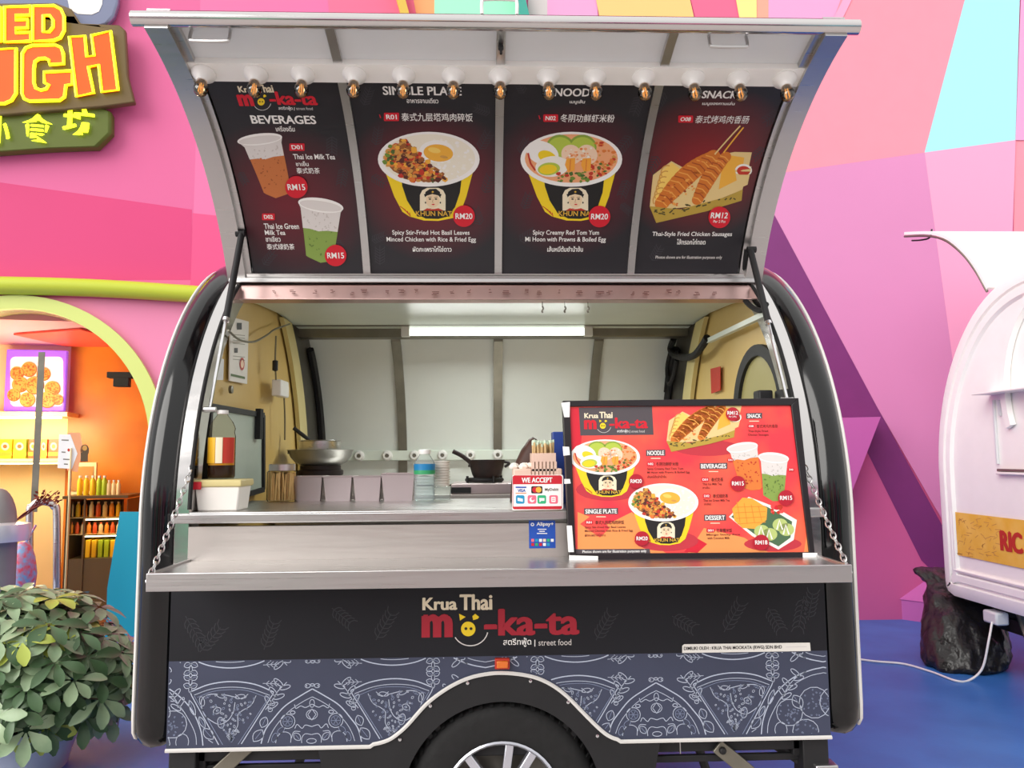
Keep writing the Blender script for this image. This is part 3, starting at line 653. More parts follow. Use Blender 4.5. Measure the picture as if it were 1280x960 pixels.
# owner plate
M, P = planeMP((0, 0, 0), (1, 0, 0), (0, 0, 1), .002); g = G(M, P)
g.poly([(852.5, 816), (852.5, 807), (855, 805), (1012, 803), (1013, 813.5)], 'ply_white', 1)
g.text('DIMILIKI OLEH : KRUA THAI MOOKATA (RWG) SDN BHD', 854.5, 807.2, 977, 812.6, 'ink_black', 2, .03); g.line([(982, 808.5), (1008, 808)], .8, 'ink_dim', 2)
g.emit().build('owner_plate', g.mats, T, smooth=False, recalc=False, label='white plate with the owner name in small black capitals')
# chassis and stabiliser legs
b = MB(); b.box((-1.0, .05, .46), (1.0, .10, .505)); b.box((-1.0, 1.7, .44), (1.0, 1.76, .505)); b.box((-.95, .05, .44), (-.9, 1.75, .5)); b.box((.9, .05, .44), (.95, 1.75, .5)); b.box((-1.0, .9, .3), (1.0, .96, .36))
for x in (-.96, .96): b.box((x-.04, .02, .38), (x+.04, .10, .52))
for sx in (-1, 1): b.tube([(sx*.97, .07, .40), (sx*.80, .12, .50)], .022, 0, 6); b.tube([(sx*.62, .2, .50), (sx*.72, .35, .25)], .016, 0, 6)
b.box((-1, .06, .425), (-.42, .075, .447)); b.box((.42, .06, .425), (1, .075, .447))
b.build('chassis', 'black_matte', T, bevel=.004)
for sx, pts in ((-1, [(312, 930), (252, 985)]), (1, [(903, 938), (975, 998)])):
    p0, p1 = [atY(u, v, .03) for u, v in pts]; d = (p1-p0).normalized(); n = V((0, -1, 0)).cross(d)*.022; b = MB()
    b.slab([p0+n-d*.02, p1+n, p1-n, p0-n-d*.02], (0, .012, 0)); b.lathe([(0, 0), (.012, 0), (.010, .01), (0, .012)], p0, 1, 10, (0, -1, 0)); b.box((p1.x-.05, .0, FZ), (p1.x+.05, .1, FZ+.02)); b.tube([p1, (p1.x, .05, FZ+.01)], .018, 0, 8)
    b.build('stabiliser_leg', ['rail_grey', 'black_matte'], T, bevel=.003)
for sx in (-1, 1): b = MB(); b.box((sx*.985-.035, -.0, .33), (sx*.985+.035, .06, .43)); b.build('jack_bracket', 'steel', T, bevel=.004)
b = MB(); p = atY(935, 927, .10); b.box((p.x-.055, .08, p.z-.02), (p.x+.055, .13, p.z+.02)); b.build('reflector', 'ink_yellow', T, bevel=.004)
for u, v in ((403, 932), (850, 925)): p = atY(u, v, .01); b = MB(); b.tube([p, p-V((0, 0, .04))], .002, 0, 5); b.build('drain_pin', 'steel', T)

# raised hatch
HT_A, HC, HR, h0, h1 = arcpts((HY, HZ), (-.315, 2.605), .11, 28, 1)
if (V(HT_A[14])-(V(HT_A[0])+V(HT_A[-1]))/2).dot(V((.592, .806))) < 0: HT_A, HC, HR, h0, h1 = arcpts((HY, HZ), (-.315, 2.605), .11, 28, -1)
HL = HR*abs(h1-h0)
def Ph(s, t, h, off=0):
    a = h0 + (h1-h0)*t/HL; r = HR-h-off; return V((s, HC.x+r*cos(a), HC.y+r*sin(a)))
def Mh(u, v):
    d = ray(u, v); o = V((CAM.y-HC.x, CAM.z-HC.y)); e = V((d.y, d.z)); A = e.dot(e); B = o.dot(e); C_ = o.dot(o)-HR*HR
    k = (-B+sqrt(max(0, B*B-A*C_)))/A; p = CAM+d*k; a = atan2(p.z-HC.y, p.y-HC.x)
    if a-h0 > pi: a -= 2*pi
    if a-h0 < -pi: a += 2*pi
    return (p.x, (a-h0)/(h1-h0)*HL)
def hband(s0, s1, t0, t1, hA, hB, m, nm, parent, n=20, **kw):
    b = MB(); b.loft([[Ph(s0, t, hA), Ph(s1, t, hA), Ph(s1, t, hB), Ph(s0, t, hB)] for t in [t0+(t1-t0)*i/n for i in range(n+1)]], 0, True, True); return b.build(nm, m, parent, sharp=30, **kw)
hatch = hband(-.985, .985, 0, HL, -.03, -.012, 'black_gloss', 'hatch_shell', T)
tb = Mh(625, 342)[1]; tt = Mh(625, 99)[1]; tl0 = Mh(625, 100)[1]; tl1 = Mh(625, 77)[1]
hband(-.96, .96, tl1, HL-.01, -.012, -.004, 'white_panel', 'ceiling_panel', hatch)
for sx in (-1, 1):
    hband(*(sorted((sx*.935, sx*1.0))), 0, HL, -.035, .03, 'steel', 'side_rail', hatch)
    hband(*(sorted((sx*.915, sx*.938))), .02, HL, -.012, .014, 'steel', 'board_trim', hatch)
b = MB(); b.tube([Ph(-1.035, HL, -.0), Ph(1.035, HL, -.0)], .0215, 0, 14); b.build('edge_tube', 'steel_mirror', hatch)
hband(-.98, .98, .0, .028, -.02, .02, 'steel_mirror', 'bottom_rail', hatch, 3); hband(-.93, .93, .03, tb+.02, -.012, -.002, 'white_panel', 'lower_strip', hatch, 4)
# boards' edges: pixel corners at the bottom row
bx = [Mh(316, 341)[0]-.012, Mh(457, 341)[0], Mh(627, 338)[0], Mh(792, 341)[0], .925]
for x in (Mh(430, 97)[0]/2+Mh(457, 342)[0]/2, Mh(620, 100)[0]/2+Mh(627, 340)[0]/2, Mh(821, 100)[0]/2+Mh(791, 340)[0]/2):
    hband(x-.0135, x+.0135, .02, HL, -.012, .012, 'steel', 'rib', hatch)
b = MB()
for u in (263+1, 912): 
    p = Mh(u, 38); a = Ph(p[0]-.055, HL-.04, .0); c = Ph(p[0]+.055, HL-.04, .0); d = V((0, -.012, -.040))
    hb = MB(); hb.tube(bez([a, a+d*.8, a+d+V((.012, 0, 0)), c+d-V((.012, 0, 0)), c+d*.8, c], 5), .005, 0, 7); hb.build('handle', 'steel', hatch)
a = Ph(-.055, HL, -.03); c = Ph(.045, HL, -.03); d = V((0, .0, .045)); hb = MB(); hb.tube(bez([a, a+d*.8, a+d+V((.012, 0, 0)), c+d-V((.012, 0, 0)), c+d*.8, c], 5), .005, 0, 7); hb.build('handle', 'white_plastic', hatch)
p = Mh(626, 52); lk = MB(); q = Ph(p[0], p[1], .016); lk.lathe([(.0, 0), (.008, 0), (.008, .012), (.004, .016), (0, .016)], q, 0, 10, Ph(0, p[1], .1)-Ph(0, p[1], 0)); lk.tube([q, q+V((0, -.01, -.03))], .004, 0, 6); lk.build('latch', 'black_matte', hatch)
# lamp bar with bare filament bulbs
lb = hband(-.955, .955, tl0, tl1, -.01, .018, 'white_paint', 'lamp_bar', T, 3)
b = MB(); b.box((0, 0, 0), (0, 0, 0)) if False else None
bulb_glass = glassmat('bulb_glass', '#e3d3b4', .5, .03); mat('filament', '#f7b257', .4, emit=.8)
tm = (tl0+tl1)/2-.004
px = [257, 322, 380, 444, 505, 567, 625, 685, 743, 804, 866, 923, 981]
xs = [Mh(u, 89)[0] for u in px]
x0 = xs[0]; ax = (Ph(0, tm, .1)-Ph(0, tm, 0)).normalized(); o0 = Ph(x0, tm, .018)
ax2 = (ax + V((0, -.05, -.55))).normalized()
def bulb():
    r = thing_part('light_bulb', T)
    b = MB(); b.lathe([(0, 0), (.036, 0), (.036, .006), (.030, .012), (.022, .022), (.0175, .030), (.016, .036), (0, .036)], o0, 0, 24, ax); 
    for k in (-1, 1): b.lathe([(0, .005), (.004, .006), (.003, .009), (0, .009)], o0+V((k*.028, 0, 0)), 1, 8, ax)
    b.build('socket', ['white_plastic', 'rail_grey'], r)
    q = o0+ax*.03; b = MB(); b.lathe([(.0115, 0), (.0125, .004), (.016, .012), (.0205, .024), (.0215, .034), (.018, .046), (.010, .054), (0, .056)], q, 0, 24, ax2, False); b.build('glass', bulb_glass, r)
    b = MB(); b.lathe([(.011, -.002), (.011, .008), (.006, .012), (.003, .02)], q, 1, 12, ax2)
    w_ = ax2.orthogonal().normalized(); w2 = ax2.cross(w_)
    for k in range(4):
        d = w_*cos(k*pi/2+.6)*.0065 + w2*sin(k*pi/2+.6)*.0065; b.tube([q+ax2*.014+d*.7, q+ax2*.042+d], .0015, 0, 5)
    b.build('filament', ['filament', 'steel'], r); return r
B0 = bulb()
for x in xs[1:]:
    c = copy_tree(B0, None, T); c.location = (x-x0, 0, 0)

# ------------------------------------------------------------------ menu artwork
def board_mat(name, c, r, inner, outer='#232127'):
    m = bpy.data.materials.new(name); MATS[name] = m; m.use_nodes = True; t = m.node_tree; bs = t.nodes['Principled BSDF']; bs.inputs['Roughness'].default_value = .38
    tc = t.nodes.new('ShaderNodeTexCoord'); mp = t.nodes.new('ShaderNodeMapping'); gr = t.nodes.new('ShaderNodeTexGradient'); gr.gradient_type = 'SPHERICAL'; rp = t.nodes.new('ShaderNodeValToRGB')
    mp.vector_type = 'TEXTURE'; mp.inputs['Location'].default_value = c; mp.inputs['Scale'].default_value = (r, r, r)
    t.links.new(tc.outputs['Object'], mp.inputs[0]); t.links.new(mp.outputs[0], gr.inputs[0]); t.links.new(gr.outputs[1], rp.inputs[0]); t.links.new(rp.outputs[0], bs.inputs['Base Color'])
    rp.color_ramp.elements[0].color = lin(outer); rp.color_ramp.elements[0].position = .0; rp.color_ramp.elements[1].color = lin(inner); rp.color_ramp.elements[1].position = .9
def cup(g, rimL, rimT, rimR, bodL, bodR, botL, botM, botR, fo, liq, dk, L=3):
    """plastic cup of iced tea under milk foam: rim, body with a foam band and ice flecks"""
    lerp = lambda a, b, t: (a[0]+(b[0]-a[0])*t, a[1]+(b[1]-a[1])*t)
    g.poly([bodL, bodR, botR, (botR[0]-2, botR[1]+3), botM, (botL[0]+3, botL[1]+2), botL], liq, L)
    fl, fr = lerp(bodL, botL, fo), lerp(bodR, botR, fo)
    g.poly([bodL, bodR, fr, lerp(fr, fl, .3), (lerp(fr, fl, .55)[0], lerp(fr, fl, .55)[1]+2), lerp(fr, fl, .8), fl], 'f_milk', L+1)
    rn = random.Random(int(bodL[0]))
    for i in range(60):
        a = rn.uniform(.04, .95); q = lerp(lerp(bodL, botL, a), lerp(bodR, botR, a), rn.uniform(.06, .94)); r = rn.uniform(.5, 1.7)
        g.ell(q[0], q[1], r, r*.6, 'f_milk_dk' if a < fo else rn.choice([dk, dk, liq]), L+1.5, 7, rn.uniform(0, 180))
    cx, cy = lerp(rimL, rimR, .5); hw = sqrt((rimR[0]-rimL[0])**2+(rimR[1]-rimL[1])**2)/2; a = math.degrees(atan2(rimR[1]-rimL[1], rimR[0]-rimL[0]))
    up_ = (rimT[1]-cy)
    g.ell(cx, cy, hw, abs(up_)*.9+1, 'ink_white', L+2, 28, a); g.ell(cx, cy+abs(up_)*.10, hw*.93, abs(up_)*.7, 'f_milk', L+2.5, 28, a)
    g.poly([rimL, lerp(rimL, bodL, 1), bodR, rimR, (cx, cy+abs(up_)*.9)], 'f_milk', L+1.8)
def bowl(g, cx, cy, k, kind, L=3, emblem=True, py=1.0):
    X = lambda u: cx+(u-536)*k; Y = lambda v: cy+(v-198)*k*py
    pt = lambda l: [(X(a), Y(c)) for a, c in l]
    g.poly(pt([(479, 205), (482, 215), (493, 245), (503, 264), (512, 270), (530, 275), (548, 275.5), (566, 272), (576, 264), (583, 245), (591, 215), (594, 205)]), 'ink_yellow', L)
    g.poly(pt([(501, 215), (503, 232), (509, 250), (519, 266), (532, 272.5), (548, 273), (560, 270), (569, 258), (575, 240), (578, 215)]), 'ink_black', L+1)
    for a in range(5): g.line(pt([(507+a*1.5, 262+a*2), (500+a*3, 257+a*2)]), 1*k, 'f_red', L+1.2)
    # woman's portrait emblem under an arch
    g.poly(pt([(525, 263), (525, 243), (528, 237), (534, 234), (548, 234), (554, 237), (557, 243), (557, 263)]), 'ink_cream', L+2)
    g.ell(X(541), Y(249.5), 8.5*k, 9.5*k*py, 'ink_skin', L+2.5); g.poly(pt([(531, 246), (532, 239), (537, 235.5), (545, 235), (550, 239), (551, 247), (548, 243.5), (540, 241.5), (534, 243.5)]), 'ink_black', L+3)
    g.poly(pt([(530, 242), (541, 238.5), (552, 242), (551, 244.5), (541, 241.5), (531, 244.5)]), 'ink_black', L+3.2); g.ell(X(541), Y(239), 1.4*k, 1.2*k, 'ink_gold', L+3.5, 8)
    for ux in (537.5, 545): g.ell(X(ux), Y(248), 1.7*k, .9*k, 'ink_black', L+3.5, 10); g.line(pt([(ux-2.3, 246), (ux+2, 245.4)]), .6*k, 'ink_black', L+3.5)
    g.line(pt([(541.5, 248), (540.6, 252), (542, 252.4)]), .45*k, 'f_brown', L+3.5); g.ell(X(541.6), Y(254.8), 2*k, .8*k, 'ink_red', L+3.5, 10)
    for ux in (532, 550.5): g.ell(X(ux), Y(252.5), .9*k, 1.3*k, 'ink_black', L+3.5, 8)
    g.poly(pt([(528, 263), (534, 259.5), (541, 261), (548, 259.5), (556, 263)]), 'f_red', L+3)
    g.poly(pt([(518, 262.5), (566, 262.5), (562, 270), (522, 270)]), 'ink_black', L+3.1)
    g.text('KHUN NAT', X(520), Y(263), X(565), Y(269.3), 'ink_gold', L+5, .02); g.text('Krua', X(537), Y(259.2), X(547), Y(262.4), 'f_red', L+5, .0)
    g.ell(X(536), Y(198), 63.5*k, 34.5*k*py, 'ink_white', L+4, 44); g.ell(X(536), Y(197), 58*k, 30.5*k*py, 'f_rice' if kind == 'rice' else 'f_peach', L+4.5, 40)
    ie = lambda f: (lambda u, v: ((u-X(536))/(58*k))**2+((v-Y(197))/(30.5*k*py))**2 < f)
    if kind == 'rice':
        g.blobs(70, ((X(540), Y(170), X(594), Y(226)), ie(.93)), (1.5*k, 3*k), ['f_white', 'f_rice', 'ink_white'], L+5, 2)
        g.ell(X(546), Y(188), 22*k, 14*k*py, 'ink_white', L+6); g.ell(X(548), Y(190), 18.5*k, 10.8*k*py, 'f_yolk', L+7, 28, 6); g.ell(X(543), Y(186.5), 8*k, 3.5*k, 'f_yolk_hi', L+8, 18, 12); g.ell(X(555), Y(195), 5*k, 1.8*k, 'f_tan', L+8, 14, 10)
        t = lambda u, v: ie(.9)(u, v) and (u-X(536))*.62+(v-Y(197))*-.25 < k*(-3+(v-Y(197))*.45/k*.9)
        g.poly(pt([(482, 192), (492, 182), (512, 179), (520, 186), (526, 200), (545, 208), (556, 216), (552, 224), (536, 227), (512, 223), (492, 213), (483, 203)]), 'f_brown', L+5.2)
        g.blobs(300, ((X(478), Y(168), X(560), Y(230)), t), (1.8*k, 4.6*k), ['f_tan', 'f_tan', 'f_brown', 'f_dark', 'f_dark', 'f_orange', 'f_red', 'f_yolk'], L+5.5, 5)
        g.blobs(12, ((X(479), Y(180), X(492), Y(204)), ie(.95)), (2*k, 3.6*k), ['f_herb', 'f_green'], L+7, 7); g.blobs(5, ((X(540), Y(222), X(552), Y(228)), ie(.97)), (1*k, 2*k), ['f_herb'], L+7, 8)
    else:
        g.blobs(60, ((X(560), Y(176), X(594), Y(222)), ie(.93)), (1.6*k, 3.6*k), ['f_orange', 'f_peach', 'f_red', 'f_orange', 'f_tan'], L+5, 3)
        for ux, r in ((522, 4), (550, 0)):
            g.ell(X(ux), Y(183), 17.5*k, 16*k*py, 'f_lime_dk', L+5.2, 26, r); g.ell(X(ux), Y(184), 15.5*k, 14*k*py, 'f_lime', L+5.5, 26, r)
        g.ell(X(500), Y(190), 21*k, 14.5*k*py, 'ink_white', L+6, 28, 22); g.ell(X(506), Y(195), 12*k, 7.5*k*py, 'ink_yellow', L+6.5, 24, 22)
        g.ell(X(512), Y(207), 21*k, 13*k*py, 'f_white', L+7, 28, -6); g.ell(X(508), Y(210), 14*k, 8*k*py, 'f_lime', L+7.5, 24, -6); g.ell(X(507), Y(210.5), 11*k, 6*k*py, 'ink_yellow', L+7.8, 24, -6)
        for ux in (536, 556):
            g.ell(X(ux), Y(192), 13*k, 12*k*py, 'f_shrimp', L+6.5, 22, 40); g.blobs(20, ((X(ux-8), Y(184), X(ux+8), Y(202)), lambda u, v: True), (1*k, 2.6*k), ['f_peach', 'f_white', 'f_orange'], L+7, 9+int(ux)); g.poly(pt([(ux-6, 197), (ux+5, 196), (ux+4, 212), (ux-4, 214), (ux-8, 205)]), 'f_mango', L+7.9); g.line(pt([(ux-1, 198), (ux-2, 212)]), 1.2*k, 'f_orange', L+8.2)
        g.blobs(26, ((X(519), Y(213), X(560), Y(228)), ie(.97)), (1.6*k, 3.6*k), ['f_herb', 'f_green', 'f_green', 'f_red'], L+8.5, 11)
        g.blobs(16, ((X(564), Y(200), X(592), Y(220)), ie(.93)), (1.4*k, 2.8*k), ['f_red', 'f_green', 'f_herb', 'f_orange'], L+8, 12); g.line(pt([(482, 190), (485, 203), (491, 212)]), 2.2*k, 'f_red', L+8.2)
def price(g, u, v, r, txt, L=20, m='ink_red', small=None):
    g.ell(u, v, r, r, m, L, 30); dv = -r*.18 if small else 0
    g.text(txt, u-r*.78, v-r*.27+dv, u+r*.78, v+r*.27+dv, 'ink_white', L+2, .022)
    if small: g.text(small, u-r*.55, v+r*.25, u+r*.55, v+r*.5, 'ink_white', L+2, .01)
def code(g, u0, v0, u1, v1, txt, L=8, m='ink_red'):
    g.rrect(u0, v0, u1, v1, 1.2, m, L); w = u1-u0; h = v1-v0; g.text(txt, u0+w*.15, v0+h*.22, u1-w*.15, v1-h*.22, 'ink_white', L+2, .03)
def boat(g, F, k, L=3, sk=1):
    """paper tray of two fried sausages on skewers with a cup of sauce; F maps board pixels"""
    p = lambda l: [F(a, c) for a, c in l]
    g.poly(p([(816, 218), (839, 200.5), (856, 210), (880, 196), (918, 189), (939.5, 189.5), (934, 216), (927.5, 236.6), (880, 256), (822, 262), (812, 257)]), 'f_paper', L)
    g.poly(p([(826, 214), (839, 202), (852, 212), (834, 240), (818, 250)]), 'f_yolk_hi', L+.5); g.poly(p([(905, 192), (930, 196), (926, 222), (898, 236)]), 'f_yolk', L+.4)
    g.poly(p([(811.6, 257), (850, 261), (905, 246), (928, 236), (926.5, 250), (884, 263), (820, 278)]), 'f_box', L+3)
    rn = random.Random(8)
    for i in range(26):
        t = rn.random(); a = (816+t*106, 264-t*20+rn.uniform(-3, 7)); c = (a[0]+rn.uniform(2, 6), a[1]+rn.uniform(-3, 2)); g.line(p([a, c]), 1.6*k, 'f_boxdk', L+3.5)
    for (x0, y0, x1, y1, r) in ((828, 252, 890, 196, 15), (872, 248, 906, 196, 11.5)):
        n = 12
        for i in range(n+1):
            t = i/n; x = x0+(x1-x0)*t; y = y0+(y1-y0)*t-6*sin(pi*t); rr = r*(.72+.28*sin(pi*min(1, t*1.05)))
            q = F(x, y); g.ell(q[0], q[1], rr*k, rr*k*.8, 'f_sausage', L+1, 18, -40)
            if i % 1 == 0:
                a = F(x-rr*.75, y-rr*.25); c = F(x+rr*.5, y+rr*.5); mdl = F(x, y-rr*.05); g.line([a, mdl, c], 1.5*k, 'f_sausage_dk' if i % 2 else 'f_sausage_hi', L+1.6)
    g.blobs(40, ((*F(826, 200), *F(905, 256)), lambda u, v: abs((u-F(860, 0)[0])/k+(v-F(0, 226)[1])/k*1.05) < 17), (.8*k, 2.4*k), ['f_sausage_hi', 'f_sausage_dk', 'f_orange'], L+2, 21)
    for a in range(6): q0 = F(815+a*2, 250-a*7); g.arc(q0[0]+9*k, q0[1], 8*k, 9*k, 150, 290, 1.5*k, 'f_tan', L+.8, 8)
    g.line(p([(893, 192), (893+32*sk, 192-36*sk)]), 1.7*k, 'f_paper', L+2.5); g.line(p([(904, 190), (904+25*sk, 190-32*sk)]), 1.7*k, 'f_yolk', L+2.5)
    q = F(929, 212); g.poly(p([(918, 210), (921, 228), (925, 234), (934, 230), (939, 207)]), 'f_paper', L+2.6); g.ell(q[0], q[1], 10.5*k, 8*k, 'f_white', L+2.7); g.ell(q[0], q[1]+.6, 8.3*k, 6*k, 'f_red', L+2.8)

def make_board(i, art, label, ctr, inner):
    nm = 'board_print_%s' % 'abcd'[i]; c = V(Ph(*Mh(*ctr), 0))-wloc(T); board_mat(nm, c, .30, inner)
    xa, xb = bounds[i]; g = G(Mh, lambda s, t, h: Ph(s, t, h, .004), step=.022, eps=.00022); g.mats = [nm]
    g.raw([(xa, tb), (xb, tb), (xb, tt+.02), (xa, tt+.02)], [(0, 1, 2, 3)], nm, 0)
    art(g); b = MB(); b.loft([[Ph(xa, t, -.008), Ph(xb, t, -.008), Ph(xb, t, .0035), Ph(xa, t, .0035)] for t in [tb+(tt+.02-tb)*k/16 for k in range(17)]], 0, True, True)
    g.emit(b, 0); return b.build('menu_board', g.mats, T, smooth=False, recalc=False, label=label)
rx_ = [Mh(430, 97)[0]/2+Mh(457, 342)[0]/2, Mh(620, 100)[0]/2+Mh(627, 340)[0]/2, Mh(821, 100)[0]/2+Mh(791, 340)[0]/2]
bounds = [(-.912, rx_[0]-.014), (rx_[0]+.014, rx_[1]-.014), (rx_[1]+.014, rx_[2]-.014), (rx_[2]+.014, .912)]
def leaves(g, l):
    for u, v, L, r in l: sprig(u, v, L, r, 'ink_leaf', 1, 6, .8, 7) if False else None
    for u, v, L, r in l:
        c, d = cos(rad(r)), sin(rad(r)); tf = lambda a, k: (u+a*c-k*d, v+a*d+k*c)
        g.line([tf(0, 0), tf(L, 0)], .8, 'ink_leaf', .5)
        for q in range(6):
            for sg in (-1, 1): g.line([tf(L*q/7, 0), tf(L*q/7+L*.16, sg*L*.26), tf(L*q/7+L*.22, sg*L*.22)], .9, 'ink_leaf', .5)
def art_drinks(g):
    leaves(g, [(415, 170, 26, 90), (430, 210, 24, 100), (330, 330, 22, -50), (300, 215, 18, 60), (420, 300, 20, 60)])
    logo(g, 297, 104, .5)
    g.text('BEVERAGES', 314, 143, 395, 153.5, 'ink_white', 9, .035); g.text('เครื่องดื่ม', 345, 156, 368.5, 163, 'ink_white', 9)
    cup(g, (297, 176), (324, 166), (353, 170), (306, 183), (352, 177), (330, 240), (345, 247), (364, 238), .27, 'f_tea', 'f_tea_dk')
    price(g, 371, 232.5, 14, 'RM15')
    code(g, 362, 178, 381, 187.5, 'D01'); g.text('Thai Ice Milk Tea', 367, 191.5, 419, 198, 'ink_white', 9); g.text('ชาเย็น', 370, 200.5, 386, 206.5, 'ink_white', 9); g.text('泰式奶茶', 371, 208.5, 400, 216, 'ink_white', 9, .01)
    cup(g, (373, 251.5), (404, 247), (429.5, 260), (376, 259), (426, 265), (383, 319), (401, 328), (417, 323), .42, 'f_matcha', 'f_matcha_dk')
    price(g, 420, 318.5, 13.5, 'RM15')
    code(g, 328, 266, 344, 274.5, 'D02'); g.text('Thai Ice Green', 330.5, 278.5, 374, 285.5, 'ink_white', 9); g.text('Milk Tea', 331.5, 287, 357, 293, 'ink_white', 9); g.text('ชาเขียว', 332.5, 294.5, 351, 301.5, 'ink_white', 9); g.text('泰式绿奶茶', 334, 304, 368.5, 311.5, 'ink_white', 9, .01)
def art_rice(g):
    leaves(g, [(455, 130, 24, -70), (465, 220, 22, 30), (465, 300, 20, -20), (475, 330, 24, -90), (600, 185, 26, -60), (606, 240, 26, -70), (600, 280, 24, -110), (612, 140, 22, 200), (470, 180, 24, -80)])
    g.text('SINGLE PLATE', 478.5, 106.5, 577, 117.5, 'ink_white', 9, .03); g.text('อาหารจานเดียว', 508.5, 121, 548, 127.5, 'ink_white', 9)
    g.line([(474.5, 142), (476, 146.5)], 1.2, 'ink_red', 3); code(g, 480, 139.5, 499, 150, 'R01'); g.text('泰式九层塔鸡肉碎饭', 502, 140, 591, 150.5, 'ink_white', 9, .008)
    bowl(g, 536, 198, 1, 'rice'); price(g, 580, 269, 13.6, 'RM20')
    g.text('Spicy Stir-Fried Hot Basil Leaves', 490.5, 287, 587, 294.5, 'ink_white', 9, .012); g.text('Minced Chicken with Rice & Fried Egg', 483.5, 295.5, 595, 303, 'ink_white', 9, .012); g.text('ผัดกะเพราไก่ไข่ดาว', 516, 307, 564.5, 314, 'ink_white', 9)
def art_noodle(g):
    leaves(g, [(655, 115, 22, -120), (650, 190, 22, -60), (655, 260, 22, -70), (650, 300, 24, -30), (800, 120, 26, 110), (788, 170, 26, 130), (784, 225, 24, 110), (776, 255, 18, 40)])
    g.text('NOODLE', 693, 109, 752, 119, 'ink_white', 9, .035); g.text('เมนูเส้น', 712, 123, 731, 129, 'ink_white', 9)
    g.line([(673.5, 143), (675, 148)], 1.2, 'ink_red', 3); code(g, 679, 141.5, 697.5, 151, 'N02'); g.text('冬阴功鲜虾米粉', 700.5, 141.5, 768, 151.5, 'ink_white', 9, .008)
    bowl(g, 714, 198, 1, 'noodle'); price(g, 749, 269.5, 13.6, 'RM20')
    g.text('Spicy Creamy Red Tom Yum', 666, 287, 748.5, 294.5, 'ink_white', 9, .012); g.text('Mi Hoon with Prawns & Boiled Egg', 656.5, 295.5, 757, 303, 'ink_white', 9, .012); g.text('เส้นหมี่ต้มยำน้ำข้น', 684, 307, 728.5, 314, 'ink_white', 9)
def art_snack(g):
    leaves(g, [(830, 115, 26, 120), (822, 195, 26, 120), (975, 140, 26, 150), (955, 185, 22, 140), (950, 260, 22, 100), (815, 325, 22, -60)])
    g.text('SNACK', 877.5, 112, 922, 121.5, 'ink_white', 9, .035); g.text('เมนูของทานเล่น', 877.5, 125.5, 918, 131, 'ink_white', 9)
    code(g, 847.5, 143, 866, 152, 'O08'); g.text('泰式烤鸡肉香肠', 869, 143, 936, 153, 'ink_white', 9, 0)
    boat(g, lambda a, c: (a, c), 1.0); price(g, 898.5, 270.5, 13.6, 'RM12', 20, 'ink_red', 'Per 2 Pcs')
    g.text('Thai-Style Fried Chicken Sausages', 815, 289, 914.5, 296, 'ink_white', 9, .012); g.text('ไส้กรอกไก่ทอด', 845.5, 298, 881.5, 305, 'ink_white', 9)
    g.text('Photos shown are for illustration purposes only', 819, 319, 902, 324, 'ink_dim', 9)
make_board(0, art_drinks, 'black drinks menu board with two cups of iced tea', (362, 250), '#6a1626')
make_board(1, art_rice, 'black menu board with a bowl of rice and fried egg', (540, 230), '#7d1226')
make_board(2, art_noodle, 'black menu board with a bowl of prawn noodles and lime', (712, 225), '#6d1426')
make_board(3, art_snack, 'black menu board with fried sausages on skewers', (880, 205), '#8a1a22')
# gas struts and the cable by the hinge
for sx, up_, lo, mid in ((-1, (302, 292), (262, 512), (278, 413)), (1, (938, 312), (984, 500), (963, 413))):
    a = atX(*up_, sx*.925); c = atX(*lo, sx*.925); m_ = a.lerp(c, .52)
    b = MB(); b.tube([a, m_], .0115, 0, 10); b.tube([a-V((sx*.012, 0, 0)), a+V((sx*.02, 0, 0))], .012, 0, 8); gs = b.build('gas_strut', 'black_matte', T)
    b = MB(); b.tube([m_, c], .0055, 0, 8); b.lathe([(.012, -.006), (.012, .006)], m_, 0, 10, a-m_); b.build('piston_rod', 'chrome', gs)
    b = MB(); b.tube([c-V((sx*.02, 0, 0)), c+V((sx*.02, 0, 0))], .009, 0, 8); b.build('strut_bracket', 'steel', gs)
b = MB(); pts = [(934, 312), (930, 332), (926, 352), (930, 372), (940, 384), (952, 388), (958, 380)]
b.tube(bez([atX(u, v, .93) for u, v in pts], 6), .010, 0, 8); b.build('hinge_cable', 'rubber', T)
# fittings on the inside walls
W = -.970
Mw, Pw = planeMP((-.970, 0, 0), (0, 1, 0), (0, 0, 1))
def wallquad(px, m, nm, th=.004, x=-.968, **kw):
    q = [atX(u, v, x) for u, v in px]; b = MB(); b.prism(q, (.0-th if x < 0 else th, 0, 0)); return b.build(nm, m, T, smooth=False, **kw)
wallquad([(288, 396), (311, 402), (309, 480), (287, 476)], 'ply_white', 'notice', label='white notice with a red no-smoking circle')
Mn, Pn = planeMP((-.967, 0, 0), (0, 1, 0), (0, 0, 1)); g = G(Mn, Pn)
g.ell(302.5, 455, 3, 8, 'f_red', 1); g.ell(302.5, 455, 1.9, 5, 'f_shrimp', 2); g.rect(296, 403.5, 302, 412, 'ink_black', 1); g.rect(293, 435, 297, 441, 'ink_black', 1); g.poly([(288.5, 467), (306, 471), (306, 474), (288.5, 470)], 'f_herb', 1)
for v in (418, 421.5, 425, 429, 445, 449): g.line([(291, v), (306, v+1.5)], .7, 'rail_grey', 1)
g.emit().build('notice_print', g.mats, T, smooth=False, recalc=False)
wallquad([(272, 447), (280, 449), (279, 475), (270, 475)], 'white_panel', 'notice', label='blank white paper sheet'); wallquad([(259, 455), (265, 454), (264, 482), (257, 480)], 'black_matte', 'extinguisher_bracket')
b = MB(); p = atX(287, 487, -.965); b.lathe([(0, 0), (.014, 0), (.014, .01), (0, .012)], p, 0, 14, (1, 0, 0)); b.build('switch', 'rail_grey', T)
